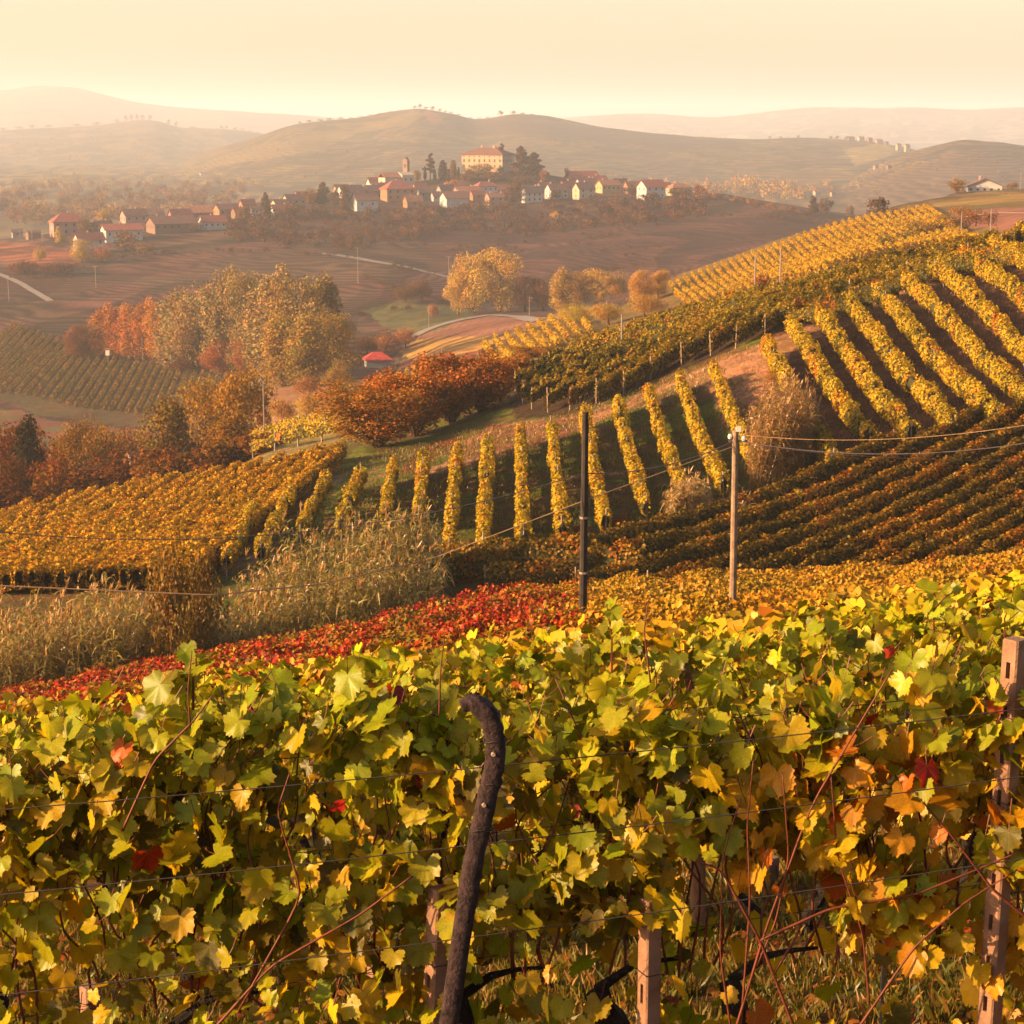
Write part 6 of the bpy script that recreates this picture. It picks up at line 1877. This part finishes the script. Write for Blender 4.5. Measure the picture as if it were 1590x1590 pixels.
# ---------------------------------------------------------------- posts
def hooked_post(label, pts, D, w, mat='hook'):
    c = np.array([P(x, y, D) for x, y in pts]); b = c[0].copy(); c = c - b
    u = np.linspace(0, len(c) - 1, 60); q = np.stack([np.interp(u, range(len(c)), c[:, i]) for i in range(3)], 1)
    for _ in range(7): q[1:-1] = (q[:-2] + q[1:-1] * 2 + q[2:]) / 4
    root = empty('hooked_post', b); tag(root, label, 'vineyard post', 'vineyard posts')
    m = MB(); T = np.gradient(q, axis=0); T /= np.linalg.norm(T, axis=1)[:, None]
    V = []; n = 8
    for i in range(len(q)):
        side = np.cross(T[i], [0, 1, 0]); side /= np.linalg.norm(side)
        for k in range(n):
            t = 2 * math.pi * (k + .5) / n; cx = math.cos(t); cz = math.sin(t)
            r_ = w / 2 * (1.0) * (1 + .05 * R.randn()) * (1 - .42 * max(0, (i - 48) / 12))
            V.append(q[i] + side * np.sign(cx) * abs(cx) ** .5 * r_ + np.array([0, 1, 0]) * np.sign(cz) * abs(cz) ** .5 * r_)
    Fs = [(i * n + k, i * n + (k + 1) % n, (i + 1) * n + (k + 1) % n, (i + 1) * n + k) for i in range(len(q) - 1) for k in range(n)] + [tuple(range(n - 1, -1, -1)), tuple((len(q) - 1) * n + k for k in range(n))]
    m.add(V, Fs); m.build('shaft', M[mat], root, smooth=True)
    for f_ in ((.36, .47, .66) if D < 6 else ()):
        p = q[int(f_ * 59)]; a_ = w * .56
        m = MB(); m.tube([p + (math.cos(t_) * a_, math.sin(t_) * a_, .004 * math.sin(3 * t_)) for t_ in np.linspace(0, 6.8, 22)], .0022, 4, cap=False); m.build('wire_tie', M['wire'], root)
    for f_ in ((.42, .6) if w == .064 and D < 6 else ()):
        p = q[int(f_ * 59)]
        m = MB(); m.tube([p + (-.006, -w * .5 + .004, 0), p + (-.006, -w * .5 - .006, 0)], [.009, .006], 8); m.build('bolt', M['postwood'], root)
    return root
hooked_post('dark leaning post whose top hooks over leftwards, in front of the vines', [(655,1900),(690,1640),(717,1450),(742,1300),(762,1215),(770,1180),(769,1140),(757,1106),(735,1090),(716,1096)], 5.7, .064)
hooked_post('twin hooked concrete post almost hidden in the leaves left of the dark one', [(720,1900),(700,1500),(700,1280),(700,1190),(694,1150),(678,1126),(656,1120),(640,1136)], 6.35, .07, 'hook')
hooked_post('pale hooked post top peeping from the second row in the middle', [(1085,1500),(1083,1300),(1082,1120),(1075,1050),(1050,1030),(1035,1046)], 10.2, .085, 'concrete')

def slotted_post(label, x, yt, D, w, h, yaw, slots, lean=0.0, mat='concrete', grp='vineyard posts'):
    """square concrete post with a row of real slots sunk in its left face"""
    top = P(x, yt, D); b = top.copy(); b[2] = float(zN(top[0], D)) ; H = top[2] - b[2]
    root = empty('concrete_post', b, yaw); root.rotation_euler = (0, lean, yaw)
    tag(root, label, 'vineyard post', grp)
    hw = w / 2; d = .02; s = w * .13
    m = MB(); bev = w * .09
    prof = [(-hw + bev, -hw), (hw - bev, -hw), (hw, -hw + bev), (hw, hw - bev), (hw - bev, hw), (-hw + bev, hw), (-hw, hw - bev), (-hw, -hw + bev)]
    zs = [-.3]
    # the left face (x = -hw) is built in strips round the slots
    V = [(px_, py_, z) for z in (-.3, H - .008) for px_, py_ in prof]
    Fs = [(k, (k + 1) % 8, 8 + (k + 1) % 8, 8 + k) for k in range(8) if k != 6]
    V += [(px_ * .88, py_ * .88, H) for px_, py_ in prof]
    Fs += [(8 + k, 8 + (k + 1) % 8, 16 + (k + 1) % 8, 16 + k) for k in range(8)] + [tuple(range(16, 24)), tuple(range(7, -1, -1))]
    m.add(V, Fs)
    y0, y1 = -hw + bev, hw - bev
    def quad(a, b_, c, e): m.add([a, b_, c, e], [(0, 1, 2, 3)])
    zc = [-.3]; sl = []
    zz = H - slots[0]
    while zz > .1: sl.append((zz - slots[1], zz)); zz -= slots[2]
    prev = H - .008
    for (za, zb) in sl:
        quad((-hw, y0, zb), (-hw, y1, zb), (-hw, y1, prev), (-hw, y0, prev))
        quad((-hw, y0, za), (-hw, -s, za), (-hw, -s, zb), (-hw, y0, zb)); quad((-hw, s, za), (-hw, y1, za), (-hw, y1, zb), (-hw, s, zb))
        quad((-hw + d, -s, za), (-hw + d, s, za), (-hw + d, s, zb), (-hw + d, -s, zb))
        quad((-hw, -s, za), (-hw + d, -s, za), (-hw + d, -s, zb), (-hw, -s, zb)); quad((-hw, s, za), (-hw, s, zb), (-hw + d, s, zb), (-hw + d, s, za))
        quad((-hw, -s, za), (-hw, s, za), (-hw + d, s, za), (-hw + d, -s, za)); quad((-hw, -s, zb), (-hw + d, -s, zb), (-hw + d, s, zb), (-hw, s, zb))
        prev = za
    quad((-hw, y0, -.3), (-hw, y1, -.3), (-hw, y1, prev), (-hw, y0, prev))
    m.build('shaft', M[mat], root)
    m = MB(); c = .5 * w + .004
    for zt in (.26, .55):
        ring = [(-c, -c, H - zt), (c, -c, H - zt - .004), (c, c, H - zt), (-c, c, H - zt + .004), (-c, -c, H - zt)]
        m.tube(ring, .0017, 4, cap=False)
    m.build('wire_tie', M['wire'], root)
    return root
slotted_post('tall square slotted concrete post with a sunlit left face, at the right frame edge', 1564, 995, 6.0, .062, 1.9, math.radians(40), (.075, .055, .145), lean=.025)
slotted_post('pale stout post with a sunlit left face, low beside the hooked post', 657, 1385, 5.95, .062, 1, math.radians(38), (.3, .06, .3), lean=.06)
slotted_post('rough concrete post low in the middle beside a dark trunk', 1010, 1395, 6.0, .06, 1, math.radians(30), (.3, .07, .3))
slotted_post('concrete post deep in the shade behind the red canes', 1197, 1330, 11.5, .085, 1, math.radians(30), (.3, .07, .3))
slotted_post('short pale post stub in the grass at the lower left', 583, 1500, 9.6, .07, 1, math.radians(38), (.3, .07, .3))
slotted_post('pale post stub at the lower left under the leaves', 140, 1530, 8.4, .08, 1, math.radians(38), (.3, .07, .3))
b = P(1364, 1640, 7.0); t = P(1376, 1395, 7.0)
root = empty('metal_stake', b); tag(root, 'thin shiny metal stake standing in front of the black trunk', 'stake')
m = MB(); m.tube([(0, 0, -.4), t - b], .0075, 8); m.build('shaft', M['metal'], root)
m = MB(); m.tube([(t - b) * .86 + (-.004, 0, 0), (t - b) * .86 + (.02, 0, .004)], .004, 6); m.build('clip', M['metal'], root)

# ---------------------------------------------------------------- grass and fallen leaves
def grass(label, n, x0, x1, y0, y1, h0, h1, cols, w=.004, zf=zN, cond=None, mat='blade', clump=.25):
    X = R.uniform(x0, x1, n); Y_ = R.uniform(y0, y1, n)
    k = fbm(X, Y_, clump, 2) > .42
    X, Y_ = X[k], Y_[k]
    if cond is not None:
        k = cond(X, Y_); X, Y_ = X[k], Y_[k]
    n = len(X); Z = zf(X, Y_)
    a = R.uniform(0, 6.28, n); h = R.uniform(h0, h1, n) * (.6 + .8 * vnoise(X, Y_, clump * 2))
    wx = np.cos(a) * w * R.uniform(.6, 1.4, n); wy = np.sin(a) * w
    lx = R.randn(n) * .35 * h; ly = R.randn(n) * .35 * h
    V = np.stack([np.stack([X - wx, Y_ - wy, Z - .01], 1), np.stack([X + wx, Y_ + wy, Z - .01], 1), np.stack([X + lx * .4 + wx * .7, Y_ + ly * .4 + wy * .7, Z + h * .6], 1), np.stack([X + lx, Y_ + ly, Z + h], 1)], 1)
    Fc = np.array([(0, 1, 2), (0, 2, 3)])[None] + (np.arange(n) * 4)[:, None, None]
    cs = np.array(cols); c = cs[R.randint(0, len(cs), n)] * R.uniform(.6, 1.3, (n, 1))
    loc = (float(X[0]), float(Y_[0]), float(Z[0]))
    o = mesh_np('grass', V.reshape(-1, 3), Fc.reshape(-1, 3), M[mat], np.repeat(c, 4, axis=0), loc=loc)
    return tag(o, label, 'grass', kind='stuff')
grass('short uneven grass and weeds under the near vines', 75000, -4.2, 4.2, 6.0, 14.5, .03, .13, [(.10,.12,.02),(.15,.15,.025),(.22,.17,.04),(.07,.09,.015),(.26,.15,.05)], .005)
hc_ = lambda X, Y_: np.ones(len(X), bool)
def on_slope(X, Y_):
    x, y = to_px(np.stack([X, Y_, SB.z(X, Y_)], 1)); return in_poly(x, y, [(380,900),(520,720),(650,690),(850,650),(1110,560),(1230,640),(1180,800),(950,840),(650,880),(500,950)])
grass('green grass between the rows running down the slope', 60000, -32, 24, 98, 170, .10, .34, [(.12,.17,.02),(.16,.19,.025),(.24,.21,.04),(.26,.16,.05)], .03, SB.z, on_slope, clump=1.6)
def on_bank(X, Y_):
    x, y = to_px(np.stack([X, Y_, SB.z(X, Y_)], 1)); return in_poly(x, y, [(690,735),(700,670),(880,645),(1060,575),(1190,525),(1240,600),(1200,640),(1120,600),(1060,610),(900,670),(800,710)]) | in_poly(x, y, [(1230,600),(1320,480),(1600,370),(1700,560),(1500,690),(1290,740)])
grass('dry pinkish grass on the bank and between the bright rows', 40000, -10, 45, 112, 190, .08, .3, [(.34,.20,.12),(.26,.14,.08),(.18,.10,.05),(.40,.27,.15)], .03, SB.z, on_bank, clump=1.2)
# fallen leaves
n = 2600
X = R.uniform(-4, 4, n); Y_ = R.uniform(6.2, 14, n); cen = np.stack([X, Y_, zN(X, Y_) + .02], 1)
nrm = np.stack([R.randn(n) * .3, R.randn(n) * .3, np.ones(n)], 1)
V, Fc, c = cards(cen, R.uniform(.05, .11, n), nrm, t_lobed(), pick([(3, (.34, .17, .04)), (2, (.46, .30, .05)), (2, (.22, .09, .03)), (1, (.42, .08, .03))], n))
tag(mesh_np('fallen_leaves', V, Fc, M['leaf'], c, loc=cen[0]), 'brown and yellow fallen leaves on the ground under the near vines', 'fallen leaves', kind='stuff')
